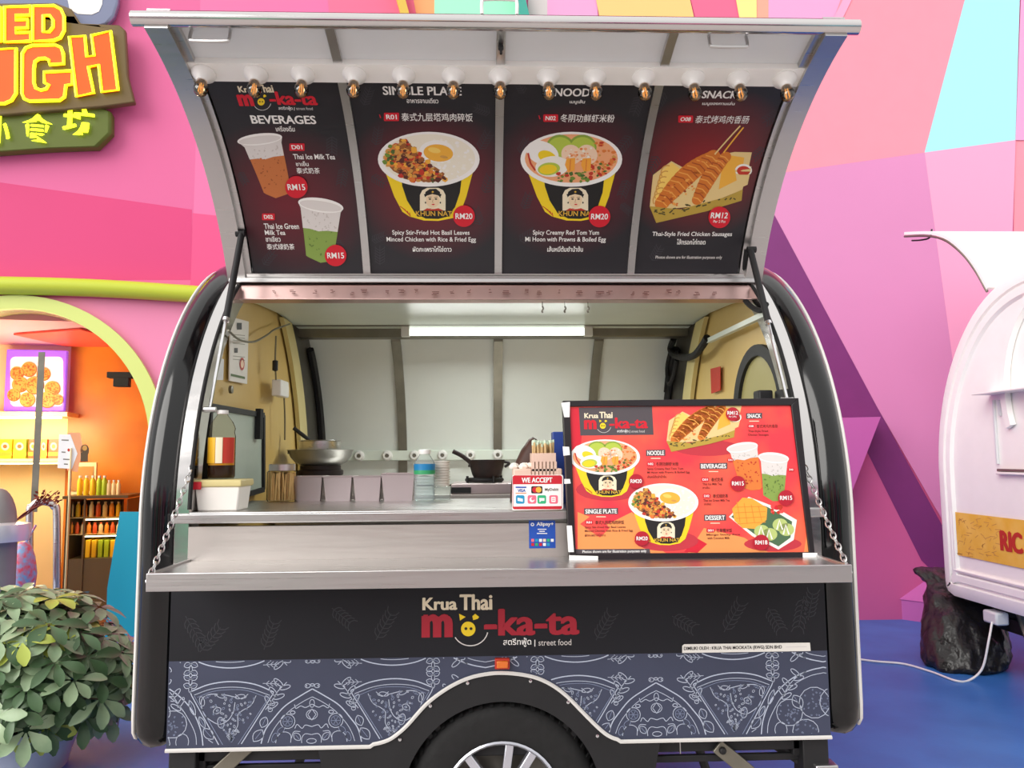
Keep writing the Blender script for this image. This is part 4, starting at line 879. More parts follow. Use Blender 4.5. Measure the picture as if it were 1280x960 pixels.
b = MB(); p = atX(346, 486, -.945); b.box((-.95, p.y-.065, p.z-.035), (-.91, p.y+.065, p.z+.035)); b.box((-.95, p.y+.07, p.z-.03), (-.92, p.y+.11, p.z+.02)); b.build('power_socket', 'white_plastic', T, bevel=.005)
b = MB(); b.tube(bez([atX(u, v, -.93) for u, v in ((285, 413), (300, 425), (318, 427), (335, 418), (343, 412), (362, 405))], 5), .004, 0, 6); b.tube(bez([atX(u, v, -.93) for u, v in ((345, 420), (344, 450), (345, 475))], 4), .004, 0, 6); b.tube(bez([atX(u, v, -.93) for u, v in ((355, 495), (356, 520), (356, 550))], 4), .004, 0, 6); b.build('wall_wiring', 'rail_grey', T)
p = atX(344, 457, -.93); b = MB(); b.lathe([(0, -.025), (.012, -.02), (.012, .02), (0, .025)], p, 0, 10); b.build('pull_switch', 'black_matte', T)
# side service door with a black frame on the left end wall
px = [(262, 508), (328, 519), (328, 612), (255, 633)]; q = [atX(u, v, -.958) for u, v in px]; b = MB(); b.prism(q, (-.01, 0, 0)); sdoor = b.build('side_hatch', 'pale_green', T, smooth=False)
c = sum(q, V())/4; b = MB()
for i in range(4): b.tube([q[i], q[(i+1) % 4]], .014, 0, 4)
b.build('hatch_frame', 'black_matte', sdoor, smooth=False); b = MB(); p = atX(324, 530, -.945); b.box((-.955, p.y-.02, p.z-.06), (-.935, p.y+.02, p.z+.06)); b.build('hinge', 'rubber', sdoor)
# arched window on the right end wall
cw = atX(962, 520, .965); y_c, z_c = .40, 1.52; aw, ah = .27, .26
b = MB(); ar_ = [(y_c+aw, 1.25)] + [(y_c+aw*cos(pi*i/20), z_c+ah*sin(pi*i/20)) for i in range(21)] + [(y_c-aw, 1.25)]
ar2 = [(y_c+(y-y_c)*.80, 1.25 if i in (0, 22) else z_c+(z-z_c)*.84) for i, (y, z) in enumerate(ar_)]
b.loft([[V((.968, *a)), V((.950, *a)), V((.950, *c)), V((.968, *c))] for a, c in zip(ar_, ar2)], 0, True, True); aw_ = b.build('arched_window', 'black_matte', T, sharp=30)
b = MB(); b.sheet([V((.964, y, z)) for y, z in ar2]); b.build('pane', 'olive_pane', aw_, smooth=False)
wallquad([(888, 461), (900, 458), (900, 488), (889, 492)], 'f_red', 'warning_sticker', .003, .968)
b = MB(); b.tube([atX(886, 426, .93), atX(958, 392, .945)], .014, 0, 4); b.build('wire_duct', 'inner_white', T, smooth=False)
b = MB(); b.tube(bez([atX(u, v, .92) for u, v in ((842, 424), (838, 436), (843, 444), (855, 447), (868, 444), (878, 432), (884, 422))], 6), .017, 0, 8)
b.tube(bez([atX(u, v, .92) for u, v in ((838, 440), (834, 460), (836, 480), (842, 470), (846, 450))], 5), .012, 0, 8); b.tube(bez([atX(u, v, .92) for u, v in ((833, 470), (831, 490))], 4), .006, 0, 6); b.tube(bez([atX(u, v, .92) for u, v in ((836, 470), (836, 497))], 4), .006, 0, 6); b.build('coiled_cable', 'rubber', T)
# ------------------------------------------------------------------ things on the counter and the shelf
glassmat('clear', '#f6faf8', .08, .03, .16); glassmat('clear_jar', '#faf5ea', .05, .05); glassmat('water', '#f0f7f9', .05, .05, .12); glassmat('pane_glass', '#fff6e6', .10, .02)
mat('tin', '#cdc0c2', .36, 1); mat('stick_tip', '#d5e8d3', .6); mat('alu', '#c9cbc9', .35, .9, noise=.12, nscale=9); mat('stick', '#ecca92', .6, noise=.25, nscale=20); mat('soot', '#221d1c', .55, noise=.5, nscale=14, col2='#3b2a26')
mat('label_blue', '#1d7fb8', .4); mat('label_green', '#38a06a', .4); mat('pink_plastic', '#efcdbb', .4); mat('brown_bag', '#4a2a20', .6, noise=.3, nscale=20); mat('blue_box', '#24408f', .45); mat('oil', '#e3a52c', .2, trans=.2); mat('soy', '#2a1410', .2); mat('oil_label', '#e8b21e', .4)
mat('box_white', '#f3efe8', .4); mat('paper_cup', '#ece5dc', .5); mat('pay_blue', '#1d4fb0', .4); mat('pay_cyan', '#1f95c4', .4); mat('pay_pink', '#ee6f86', .4); mat('pay_green', '#2fb07a', .4); mat('pay_red', '#c8202f', .4); mat('burner', '#2f2424', .5, .3, noise=.3)
def stand(u, v, z): p = atZ(u, v, z); return p
# menu light box leaning on the shelf
bl, br = atY(712, 702, -.075), atY(1018, 698, -.075); tl = atY(703, 501.5, -.030); tr = atY(997, 497.5, -.030)
bl.z = br.z = SZ+.002
ex = (br-bl).normalized(); ey0 = ((tl+tr)/2-(bl+br)/2); ey = (ey0-ex*ey0.dot(ex)).normalized()
Mp, Pp = planeMP(bl, ex, ey); npn = (Pp(0, 0, 1)-Pp(0, 0, 0))
ms = thing('menu_sign', 'red illustrated menu sign in a black taped frame leaning on the steel shelf', 'menu sign', (bl+br)/2)
q = [bl, br, tr, tl]; c0 = [V((Mp(u, v)[0], Mp(u, v)[1], 0)) for u, v in ((712, 702), (1018, 698), (997, 498), (703, 501.5))]
ci = [V((Mp(u, v)[0], Mp(u, v)[1], 0)) for u, v in ((719.5, 692), (1010.5, 690), (988, 507), (712, 508.5))]
b = MB(); b.prism([Pp(p.x, p.y, -.028) for p in c0], npn*.018); b.build('backing', 'black_frame', ms, smooth=False)
for i, nm in ((0, 'bottom'), (1, 'right'), (2, 'top'), (3, 'left')):
    j = (i+1) % 4; b = MB(); b.prism([Pp(p.x, p.y, -.028) for p in (c0[i], c0[j], ci[j], ci[i])], npn*.036); b.build('frame_rail', 'black_frame', ms, bevel=.0015)
g = G(Mp, Pp, eps=.00028, lift=0); g.poly([(719, 693), (1011, 691), (988.5, 506), (711.5, 508)], 'poster_red', 0)
g.poly([(722, 500+192), (722, 640), (760, 655), (790, 640), (830, 690), (835, 692)], 'poster_orange', .2); g.poly([(860, 691), (880, 660), (930, 672), (960, 690), (1005, 690), (1008, 670), (1011, 691)], 'poster_orange', .2)
g.poly([(725, 655), (745, 640), (762, 660), (750, 672)], 'poster_red', .35); g.poly([(855, 690), (870, 672), (884, 680), (872, 691)], 'poster_deep', .35); g.poly([(712, 510), (730, 509), (726, 560), (714, 590)], 'poster_deep', .3)
g.poly([(719, 686.5), (812, 686), (813, 692), (719, 693)], 'poster_grey', 1); g.text('Photos shown are for illustration purposes only', 728, 687.4, 808, 691.8, 'ink_white', 3, .02)
g.poly([(723.5, 509.5), (815, 508), (817, 543.5), (725.5, 544.5)], 'poster_grey', 1); logo(g, 729.5, 514.5, .405, 3, 'ink_red')
for u, v, rx_e, ry_e in ((757, 612, 41, 14), (829, 676, 40, 13), (880, 560, 42, 10), (962, 680, 36, 9)): g.ell(u+4, v, rx_e, ry_e, 'poster_shadow', .8, 24)
bowl(g, 756, 571.5, .69, 'noodle', 2, py=.93); bowl(g, 829, 628, .69, 'rice', 2, py=1.0)
def head(txt, u0, v0, u1, v1): 
    g.poly([(u0-1.5, v0-1), (u1+1.5, v0-1.5), (u1+1.5, v1+.6), (u0-1.5, v1+1)], 'poster_grey', 4); g.text(txt, u0, v0, u1, v1, 'ink_white', 6, .04); g.line([((u0+u1)/2-6, v1+4), ((u0+u1)/2+6, v1+4)], 1, 'ink_cream', 4)
def lines(ls):
    for t, u0, v0, u1, v1 in ls: g.text(t, u0, v0, u1, v1, 'f_dark', 4, 0 if '烤' in t else .01)
head('NOODLE', 809, 563.5, 830, 569); code(g, 808.5, 577.5, 818, 582.5, 'N02', 4); lines([('冬阴功鲜虾米粉', 820, 577.5, 848, 582.5), ('Spicy Creamy Red Tom Yum', 809, 584.5, 854, 588), ('Mi Hoon with Prawns & Boiled Egg', 809, 589, 862, 592.5), ('เส้นหมี่ต้มยำน้ำข้น', 809, 594, 833, 597.5)])
head('SINGLE PLATE', 731.5, 636.5, 771, 642); code(g, 731.5, 650.5, 741, 655.5, 'R01', 4); lines([('泰式九层塔鸡肉碎饭', 744, 650.5, 780, 655.5), ('Spicy Stir-Fried Hot Basil Leaves', 731, 657.5, 782, 661), ('Minced Chicken with Rice & Fried Egg', 731, 662, 791, 665.5), ('ผัดกะเพราไก่ไข่ดาว', 731, 667, 757, 670.5)])
head('SNACK', 934, 517.5, 951, 522.5); code(g, 934.5, 530.5, 943, 535, 'O08', 4); lines([('泰式烤鸡肉香肠', 945.5, 530.5, 972, 535), ('Thai-Style Fried', 935, 537.5, 960, 541), ('Chicken Sausages', 935, 542, 960.5, 545.5)])
head('BEVERAGES', 876, 580, 907.5, 585.5); code(g, 876.5, 597, 886, 602, 'D01', 4); lines([('泰式奶茶', 889, 597, 904, 602), ('Thai Ice Milk Tea', 878, 603.5, 902, 606.5), ('ชาเย็น', 878, 608, 887, 611)]); code(g, 878.5, 617.5, 888, 622.5, 'D02', 4); lines([('泰式绿奶茶', 891, 617.5, 910, 622.5), ('Thai Ice Green Milk Tea', 879, 624, 912, 627), ('ชาเขียว', 880, 628.5, 889, 631.5)])
head('DESSERT', 881.5, 644.5, 906, 650); code(g, 883, 660.5, 893, 665.5, 'S01', 4); lines([('芒果糯米饭', 895.5, 660.5, 915, 665.5), ('Mango Sticky Rice', 883, 667, 925, 670), ('with Coconut Milk', 884, 671, 912, 674)])
boat(g, lambda a, c: (832.5+(a-811)*.735, 507+(c-189)*.65+ (a-811)*.0), .70, 2, .12)
cup(g, (908, 562), (928, 553.5), (947, 556.5), (913, 567), (946.5, 562), (925, 607), (938, 613), (952.5, 609), .2, 'f_orange', 'f_red', 4); cup(g, (947.5, 570.5), (967, 566), (986, 574), (951, 577), (984, 578), (954, 619), (966, 626.5), (979.5, 623), .36, 'f_matcha', 'f_matcha_dk', 3)
for u, v, t in ((909, 573, 'D01'), (985, 585, 'D02')): code(g, u, v, u+7, v+4.2, t, 10)
# mango sticky rice tray
g.poly([(911, 646), (935.6, 621), (962, 631), (979, 640), (996, 650), (992, 675), (973, 687), (940, 670)], 'f_white', 2); g.poly([(914, 646), (936, 625), (960, 634), (990, 652), (988, 672), (973, 683), (942, 667)], 'f_leaf', 2.4)
g.poly([(915, 636), (928, 622), (940, 623), (959, 635), (958, 650), (943, 661), (928, 660), (918, 651)], 'f_mango', 3)
for i in range(4): g.line([(921+i*9, 627+i*2), (925+i*9, 655-abs(i-1)*2)], .9, 'f_mango_dk', 3.3); g.line([(918+i, 634+i*7), (957, 633+i*6.5)], .9, 'f_mango_dk', 3.3)
for u, v in ((952, 664), (975, 656), (962, 668), (983, 662)): g.ell(u, v, 9.5, 8, 'f_ricegreen', 3.6, 18); g.line([(u-4, v+6), (u-1, v-6), (u+3, v+6)], 2, 'f_white', 3.8)
g.blobs(14, ((962, 628, 978, 642), lambda u, v: True), (2, 4), ['f_red', 'poster_red', 'ink_red'], 3.5, 31)
for u, v, r, t, s_ in ((794.6, 601.6, 9, 'RM20', None), (802, 673, 9, 'RM20', None), (915, 518, 8.5, 'RM12', 'Per 2 Pcs'), (921.5, 604.5, 9.5, 'RM15', None), (981.5, 622.5, 9.8, 'RM15', None), (950.6, 678, 9.8, 'RM18', None)): price(g, u, v, r, t, 22, 'ink_red_dark', s_)
g.emit().build('poster', g.mats, ms, smooth=False, recalc=False)
for px in ([(701, 504), (712, 503), (711.5, 522), (705, 522)], [(703, 558.5), (711, 559), (712, 569), (704, 570)], [(705, 599), (712, 599), (713, 604.5), (705, 605)], [(708, 657), (714.5, 657), (717, 690), (710, 690)], [(711, 694), (747, 695), (747, 702), (711, 702.5)], [(1002, 691), (1020, 691), (1020, 699), (1002, 699)], [(958, 697.5), (1000, 697), (1000, 699.5), (958, 699.5)]):
    b = MB(); b.prism([Pp(*Mp(u, v), .0082) for u, v in px], npn*.0012); b.build('tape_strip', 'tape', ms, smooth=False, label='torn white tape strip')

def lathe_thing(name, label, cat, p, prof, m, group=None, n=28):
    b = MB(); b.lathe(prof, p, 0, n); return b.build(name, m, None, label=label, cat=cat, group=group)
Z = CT
# glass jar of skewers
p = stand(347, 628, Z); s_ = (p-CAM).dot(FW)/FPX; r = 18.5*s_
jr = thing('skewer_jar', 'glass jar packed with wooden sticks under a silver lid', 'jar', p+V((0, r, 0)))
c = p+V((0, r, 0)); h = 47*s_
b = MB(); b.lathe([(0, .001), (r*.93, .001), (r, .008), (r, h*.80), (r*.86, h*.84), (r*.84, h*.9)], c, 0, 32, caps=False); b.build('glass', 'clear_jar', jr)
b = MB(); b.lathe([(r*.86, h*.83), (r*.88, h*.84), (r*.88, h), (r*.8, h*1.015), (0, h*1.015)], c, 0, 32, caps=False); b.build('lid', 'tin', jr)
b = MB(); rn = random.Random(2)
for i in range(90):
    a = rn.uniform(0, 6.28); q = r*.88*sqrt(rn.random()); a2 = a+rn.uniform(-.25, .25); b.tube([c+V((q*cos(a), q*sin(a), .006)), c+V((q*cos(a2), q*sin(a2), h*rn.uniform(.72, .80)))], .0032, 0, 5)
b.build('wooden_sticks', 'stick', jr, kind='stuff')
# four tins in a row
def tin(u0, u1, v0, v1, lbl):
    p = stand((u0+u1)/2, v1, Z); s_ = (p-CAM).dot(FW)/FPX; w_ = (u1-u0)*s_/2; h = (v1-v0)*s_*.99; d = w_*1.15; t = thing('square_tin', lbl, 'tin', p+V((0, d, 0)), 'steel tins on the counter'); k = .86
    def ring(f, z, g=0): return [p+V((sx*(w_*f-g), d+sy*(d*f-g), z)) for sx, sy in ((-1, -1), (1, -1), (1, 1), (-1, 1))]
    b = MB(); b.loft([ring(k, 0), ring(k+.003, .002), ring(1, h), ring(1, h, .003), ring(k, .006, .003)], 0, True, False); b.add(ring(k, 0), [(3, 2, 1, 0)]); b.add(ring(k, .006, .003), [(0, 1, 2, 3)]); b.build('body', 'tin', t, bevel=.003)
    b = MB(); b.tube([q for q in ring(1, h)], .0028, 0, 6, closed=True); b.build('rolled_rim', 'tin', t); return t
tin(366.5, 402, 596, 626.5, 'leftmost small square steel tin, right beside the jar of sticks'); tin(403.5, 439.5, 596, 626.5, 'second small square steel tin counting from the jar of sticks'); tin(441, 476, 596, 626.5, 'third small square steel tin, next to the bigger tin'); tin(476.5, 518, 592.5, 626.5, 'biggest square steel tin of the row, beside the water bottle')
# gas burner with a wok and a pot in it
p = stand(393, 618, Z); s_ = (p-CAM).dot(FW)/FPX; c = V((p.x, p.y+.12, Z)); s_ = (c-CAM).dot(FW)/FPX
zr_ = lambda v: atY(391, v, c.y).z
bn = thing('gas_burner', 'dark cast burner ring under the dented aluminium wok', 'gas burner', c)
b = MB(); z1 = zr_(582)-Z; b.lathe([(27*s_, 0), (27*s_, z1*.45), (24*s_, z1*.5), (24*s_, z1*.62), (28*s_, z1*.66), (28*s_, z1*.82), (25*s_, z1*.86), (25*s_, z1), (10*s_, z1)], c, 0, 28); b.build('stand', 'burner', bn)
b = MB(); b.tube([c+V((.05, -.02, z1*.55)), c+V((30*s_, -.03, z1*.6))], .006, 0, 6); b.build('gas_tap', 'burner', bn)
cw = V((c.x, c.y, Z+z1)); H = zr_(561.5)-zr_(581)
wk = thing('wok', 'dented aluminium wok standing on the dark burner ring', 'wok', cw)
b = MB(); b.lathe([(0, .001), (24*s_, .001), (31*s_, H*.2), (37*s_, H*.55), (39.5*s_, H*.92), (41.5*s_, H), (40.5*s_, H*1.03), (38*s_, H*.9), (30*s_, H*.3), (20*s_, .008), (0, .008)], cw, 0, 40, caps=False); b.build('bowl', 'alu', wk)
b = MB()
for i in range(14): a = pi*1.02+rn.uniform(-.5, .35); b.add([cw+V((cos(a+d)*(39.9*s_+.0005), sin(a+d)*(39.9*s_+.0005), H*e)) for d, e in ((-.06, .72+.1*rn.random()), (.06, .75), (.05, .95), (-.05, .97))], [(0, 1, 2, 3)])
b.build('soot_stains', 'soot', wk, smooth=False, kind='stuff')
cp = cw+V((-.005, 0, .012)); zp = zr_(551)-cp.z
pt_ = thing('saucepan', 'polished steel saucepan with a black handle sitting inside the wok', 'saucepan', cp)
b = MB(); R1 = 25.5*s_; b.lathe([(0, 0), (R1*.97, 0), (R1, .006), (R1, zp-.003), (R1*1.05, zp), (R1*1.03, zp+.002), (R1*.96, zp-.004), (R1*.94, .006), (0, .006)], cp, 0, 36, caps=False); b.build('pan', 'steel', pt_)
b = MB(); h0_ = V((cp.x-R1*.35, cp.y-R1*.3, cp.z+zp-.005)); e_ = atY(367, 535, cp.y-R1*.4); b.tube([h0_, h0_.lerp(e_, .5), e_], [.007, .0095, .0085], 0, 8); b.build('handle', 'black_matte', pt_)
# water bottle
p = stand(529.5, 627, Z); s_ = (p-CAM).dot(FW)/FPX; r = 13.4*s_; c = p+V((0, r, 0)); h = 65*s_
wb = thing('water_bottle', 'clear plastic water bottle with blue and green label', 'bottle', c)
prof = [(0, .001), (r*.85, .001), (r, h*.03)] + [(r*(1 if i % 2 else .93), h*(.05+.03*i)) for i in range(15)] + [(r, h*.52), (r, h*.68), (r*.93, h*.76), (r*.6, h*.86), (r*.5, h*.89), (r*.5, h*.92)]
b = MB(); b.lathe(prof, c, 0, 28, caps=False); b.build('bottle_body', 'clear', wb)
b = MB(); b.lathe([(0, .003)]+[(q*.95, z) for q, z in prof[2:18]]+[(0, h*.5)], c, 0, 24, caps=False); b.build('water', 'water', wb)
b = MB(); b.lathe([(r*1.01, h*.60), (r*1.015, h*.72)], c, 0, 28, caps=False); b.lathe([(r*1.01, h*.52), (r*1.012, h*.60)], c, 1, 28, caps=False); b.build('wrap_label', ['label_blue', 'label_green'], wb)
b = MB(); b.lathe([(r*.56, h*.91), (r*.58, h*.92), (r*.58, h*.995), (r*.5, h), (0, h)], c, 0, 20, caps=False); b.build('cap', 'white_plastic', wb)
# stack of paper bowls on a clear tub
p = stand(551, 626, Z); s_ = (p-CAM).dot(FW)/FPX; c = p+V((0, .07, 0)); s_ = (c-CAM).dot(FW)/FPX; zz = lambda v: atY(551, v, c.y).z
b = MB(); z1 = zz(608)-Z; r = 12*s_; b.lathe([(0, .001), (r*.86, .001), (r, z1*.94), (r*1.06, z1*.96), (r*1.06, z1), (0, z1)], c, 0, 24, caps=False); b.build('clear_tub', 'clear', None, label='clear plastic tub beneath the stack of white paper cups', cat='tub')
n = 10; z0 = Z+z1; st = (zz(576)-z0)/n
for i in range(n):
    b = MB(); zc = z0+i*st; r = 10.2*s_; b.lathe([(r*.86, .0), (r*.9, st*.45), (r*1.0, st*.5), (r*1.02, st*.72), (r*1.0, st*.9), (r*.9, st*.92), (r*.86, st*.6)], (c.x, c.y, zc+.0003), 0, 22)
    b.build('paper_cup', 'paper_cup', None, label='white paper cup, %s from the bottom of the stack by the water bottle' % ORD[i], cat='cup', group='paper cups in the stack by the bottle')
# stove with a black wok pan on the back counter
p = stand(600, 616, Z); c = V((p.x+.02, 1.10, Z)); s_ = (c-CAM).dot(FW)/FPX; zz = lambda v: atY(600, v, c.y).z
zt = zz(603)
sv = thing('gas_stove', 'low steel gas stove under the blackened pan', 'stove', c)
b = MB(); b.box((c.x-40*s_, c.y-.14, Z), (c.x+48*s_, c.y+.20, zt)); b.build('body', 'tin', sv, bevel=.004)
b = MB(); b.tube([c+V((cos(a)*22*s_, sin(a)*22*s_, zt-Z+.012)) for a in [2*pi*i/24 for i in range(24)]], .009, 0, 8, closed=True)
for a in (0, pi/2, pi, 3*pi/2): b.tube([c+V((cos(a+.5)*24*s_, sin(a+.5)*24*s_, zt-Z)), c+V((cos(a+.5)*24*s_, sin(a+.5)*24*s_, zt-Z+.03))], .006, 0, 6)
b.build('pot_ring', 'black_matte', sv); b = MB(); b.box((c.x-40*s_, c.y-.146, Z+.004), (c.x-16*s_, c.y-.139, Z+.03)); b.build('control_strip', 'black_matte', sv)
pc = V((c.x+3*s_, c.y, zt+.021)); hp = zz(575)-pc.z; R1 = 22.5*s_
bp_ = thing('black_pan', 'soot blackened deep pan with a long handle on the stove', 'pan', pc)
b = MB(); b.lathe([(0, 0), (R1*.72, 0), (R1*.82, hp*.2), (R1*.95, hp*.7), (R1, hp), (R1*1.03, hp*1.01), (R1*.96, hp*.97), (R1*.8, hp*.3), (0, hp*.1)], pc, 0, 32, caps=False); b.build('pan_body', 'soot', bp_)
b = MB(); a0 = V((pc.x-R1*.9, pc.y-.02, pc.z+hp*.85)); e_ = atY(566, 564, pc.y-.02); b.tube(bez([a0+V((.0, 0, -.02)), a0, a0.lerp(e_, .5)+V((0, 0, .006)), e_], 4), [.012]*4+[.010]*9, 0, 8); b.build('handle', 'soot', bp_)
b = MB(); b.tube(bez([V((pc.x+R1*.95, pc.y, pc.z+hp*.9)), V((pc.x+R1*1.25, pc.y, pc.z+hp*.8)), V((pc.x+R1*1.0, pc.y, pc.z+hp*.6))], 5), .006, 0, 6); b.build('loop_handle', 'soot', bp_)
# payment sign on the counter lip
Ms, Ps = planeMP((0, -.036, 0), (1, 0, 0), (0, 0, 1))
def ps(l): return [Ps(*Ms(u, v), 0) for u, v in l]
b = MB(); b.prism(ps([(640.5, 594), (703, 593.5), (704, 596), (704, 635), (702, 637), (641, 638), (640, 636)]), (0, .003, 0)); g = G(Ms, Ps, eps=.0004); g.mats = ['ink_white']
g.rrect(640.8, 594.2, 702.6, 636.6, 2.5, 'pay_red', 1); g.poly([(641.5, 605.5), (702.2, 605), (702.2, 632.5), (641.5, 633.2)], 'ink_white', 2); g.text('WE ACCEPT', 652, 597, 690.5, 603.2, 'ink_white', 3, .05)
g.rect(644.5, 608.2, 658, 610, 'pay_blue', 3); g.text('VISA', 647, 611.2, 657, 615, 'pay_blue', 4, .03); g.rect(644.5, 616, 658, 617, 'f_orange', 3)
g.rrect(664, 607.7, 678, 616.8, 1.5, 'ink_black', 3); g.ell(668.8, 612.2, 3.6, 3.6, 'pay_red', 4, 18); g.ell(673.2, 612.2, 3.6, 3.6, 'f_yolk', 4.5, 18); g.text('MyDebit', 681, 610, 698, 614.5, 'rail_grey', 4, .02)
for u, m in ((644.8, 'pay_cyan'), (659.5, 'pay_pink'), (671.8, 'pay_green'), (686.5, 'pay_pink')):
    g.rrect(u, 619, u+10.8, 629.6, 2, m, 3); 
g.poly([(647, 622), (653.5, 623.5), (653.5, 627), (647, 626)], 'ink_white', 4); g.ell(665, 624.5, 3.2, 3.2, 'ink_white', 4, 16); g.ell(666, 623.5, 2, 2, 'pay_pink', 5, 14); g.poly([(674, 622.5), (680.5, 622.5), (680.5, 626), (676.5, 626), (674.5, 628)], 'ink_white', 4); g.rrect(689, 621, 694.5, 627.5, 1, 'ink_white', 4); g.line([(690, 623), (693.5, 623)], .9, 'pay_pink', 5); g.line([(690, 625.3), (693.5, 625.3)], .9, 'pay_pink', 5)
g.emit(b, 0).build('payment_sign', g.mats, None, smooth=False, recalc=False, label='white and red card payment sign on the counter edge', cat='sign')
# blue sticker on the fascia
Ms, Ps = planeMP((0, -.0045, 0), (1, 0, 0), (0, 0, 1)); b = MB(); b.prism([Ps(*Ms(u, v), 0) for u, v in ((661, 650.5), (694, 650.5), (694.5, 685), (661.5, 685.5))], (0, -.001, 0)); g = G(Ms, lambda s, t, h: Ps(s, t, h+.0012), eps=.0004); g.mats = ['pay_blue']
g.text('Alipay+', 670.5, 652.5, 692, 658.5, 'ink_white', 2, .03); g.ell(665.5, 655.5, 2.2, 2.2, 'ink_white', 2, 12); g.ell(665.5, 655.5, 1.2, 1.2, 'pay_blue', 3, 10)
for k, (u0, u1) in enumerate(((672, 683), (674, 681), (671, 684))): g.line([(u0, 661.5+k*2.6), (u1, 661.5+k*2.6)], 1, 'ink_white', 2)
for k in range(6):
    for r_ in range(2): g.rect(664+k*4.9, 673.5+r_*5.2, 667.6+k*4.9, 677.1+r_*5.2, ['pay_pink', 'pay_cyan', 'ink_white', 'f_shrimp', 'pay_green', 'ink_white', 'pay_red', 'label_green', 'pay_red', 'ink_white', 'pay_cyan', 'pay_blue'][k+6*r_], 2)
g.emit(b, 0).build('payment_sticker', g.mats, T, smooth=False, recalc=False, label='blue payment sticker on the steel fascia')
# basket caddy, tissue, bag and box behind the payment sign
p = stand(672, 629, Z); c = V((p.x, .16, Z)); s_ = (c-CAM).dot(FW)/FPX; zz = lambda v: atY(672, v, c.y).z; xx = lambda u: atY(u, 600, c.y).x
cb = thing('basket_caddy', 'pink plastic basket caddy with a slotted tower behind the payment sign', 'basket', c)
b = MB(); x0_, x1_ = xx(641), xx(701); z1 = zz(585.5)
b.box((x0_, c.y-.05, Z), (xx(663.5), c.y+.05, z1)); b.build('tray', 'pink_plastic', cb, bevel=.004)
b = MB(); b.box((xx(694), c.y-.05, Z), (x1_, c.y+.05, z1)); b.build('side_bin', 'pink_plastic', cb, bevel=.004)
b = MB(); xa, xb = xx(664), xx(693.5); zb_ = zz(566.5); ya, yb = c.y-.05, c.y+.06
b.box((xa, ya, Z), (xb, ya+.004, zz(594))); b.box((xa, yb-.004, Z), (xb, yb, zb_)); b.box((xa, ya+.004, Z), (xa+.004, yb-.004, zb_)); b.box((xb-.004, ya+.004, Z), (xb, yb-.004, zb_)); b.box((xa+.004, ya+.004, Z), (xb-.004, yb-.004, Z+.004))
b.box((xa, ya, zz(577)), (xb, ya+.004, zb_)); b.box((xa, ya, zz(588.5)), (xb, ya+.004, zz(586)))
for k in range(7):
    x = xx(665.5+k*4.55); b.box((x-.0045, ya, zz(594)), (x+.0045, ya+.004, zz(577)))
b.build('slotted_tower', 'pink_plastic', cb, smooth=False)
b = MB(); rn = random.Random(6)
for i in range(70):
    x = rn.uniform(xa+.008, xb-.008); y = rn.uniform(ya+.012, yb-.01); hh = zz(556)+rn.uniform(-.008, .008); e = V((x+rn.uniform(-.006, .006), y, hh)); b.tube([(x, y, Z+.01), e], .0030, 0, 5); b.tube([e, e+V((0, 0, .009))], .0032, 1, 5)
b.build('chopsticks', ['stick', 'stick_tip'], None, label='bundle of paper tipped wooden chopsticks in the slotted tower', cat='chopsticks', kind='stuff')
b = MB(); p = V((xx(652), c.y, z1)); 
for i in range(7): q = p+V((rn.uniform(-.028, .028), rn.uniform(-.02, .02), 0)); b.lathe([(.014, 0), (.018, .006), (.010, .016), (0, .02)], q, 0, 7)
b.build('paper_tissue', 'box_white', None, label='crumpled white tissue on top of the pink basket', cat='tissue', smooth=False)
yb_ = .34; B = lambda u, v: atY(u, v, yb_); zf = Z
b = MB(); out_ = [(637, 620), (641, 585), (651, 563), (661, 549), (666, 546), (671, 549), (674, 556), (678, 590), (680, 620)]
pr = [B(*q) for q in out_]; pr[0].z = pr[-1].z = Z+.001
cen = sum(pr, V())/len(pr); rings = [[cen+(p-cen)*k+V((0, d, 0)) for p in pr] for k, d in ((.55, -.055), (.9, -.04), (1, 0), (.9, .04), (.55, .055))]
for rg in rings:
    for p in rg: p.z = max(p.z, Z+.001)
b.loft(rings, 0, True, True); b.build('brown_bag', 'brown_bag', None, label='dark brown pointed bag standing behind the pink basket', cat='bag', sharp=70)
b = MB(); a = atY(690, 540, .30); e_ = atY(706, 590, .30); b.box((a.x, .27, Z), (e_.x+.03, .34, a.z)); b.build('blue_carton', 'blue_box', None, bevel=.003, label='tall dark blue carton partly behind the red menu sign', cat='box')
# left end: cooking oil bottle on a lidded white box
c = atY(273.5, 615, .04); c = V((c.x, .085, Z)); s_ = (c-CAM).dot(FW)/FPX; zz = lambda v: atY(270, v, c.y-.06).z; hb = zz(600)-Z
fb = thing('food_box', 'white plastic food box with a cream lid at the left end of the counter', 'food box', c); w_ = .071; d_ = .062
def rr(f, z, sx_=1): return [c+V((sx*w_*f, sy*d_*f, z)) for sx, sy in ((-1, -1), (1, -1), (1, 1), (-1, 1))]
b = MB(); b.loft([rr(.86, 0), rr(.97, hb*.8)], 0, True, True); b.build('tub', 'box_white', fb, bevel=.005)
b = MB(); b.loft([rr(1.03, hb*.78), rr(1.06, hb*.86), rr(1.04, hb), rr(.95, hb+.001)], 0, True, True); b.build('lid', 'cream_lip', fb, bevel=.003)
b = MB(); b.box((c.x-w_*1.02, c.y-d_*1.06-.006, c.z+hb*.7), (c.x-w_*.65, c.y-d_*1.04, c.z+hb*.95)); b.build('clip', 'pay_red', fb, bevel=.002)
c2 = c+V((-.010, 0, hb+.0015)); zz2 = lambda v: atY(267, v, c2.y).z; H = zz2(513)-c2.z; r = 16.5*(c2-CAM).dot(FW)/FPX
ob = thing('oil_bottle', 'tall oil bottle with a yellow label and dark sauce at the bottom', 'bottle', c2)
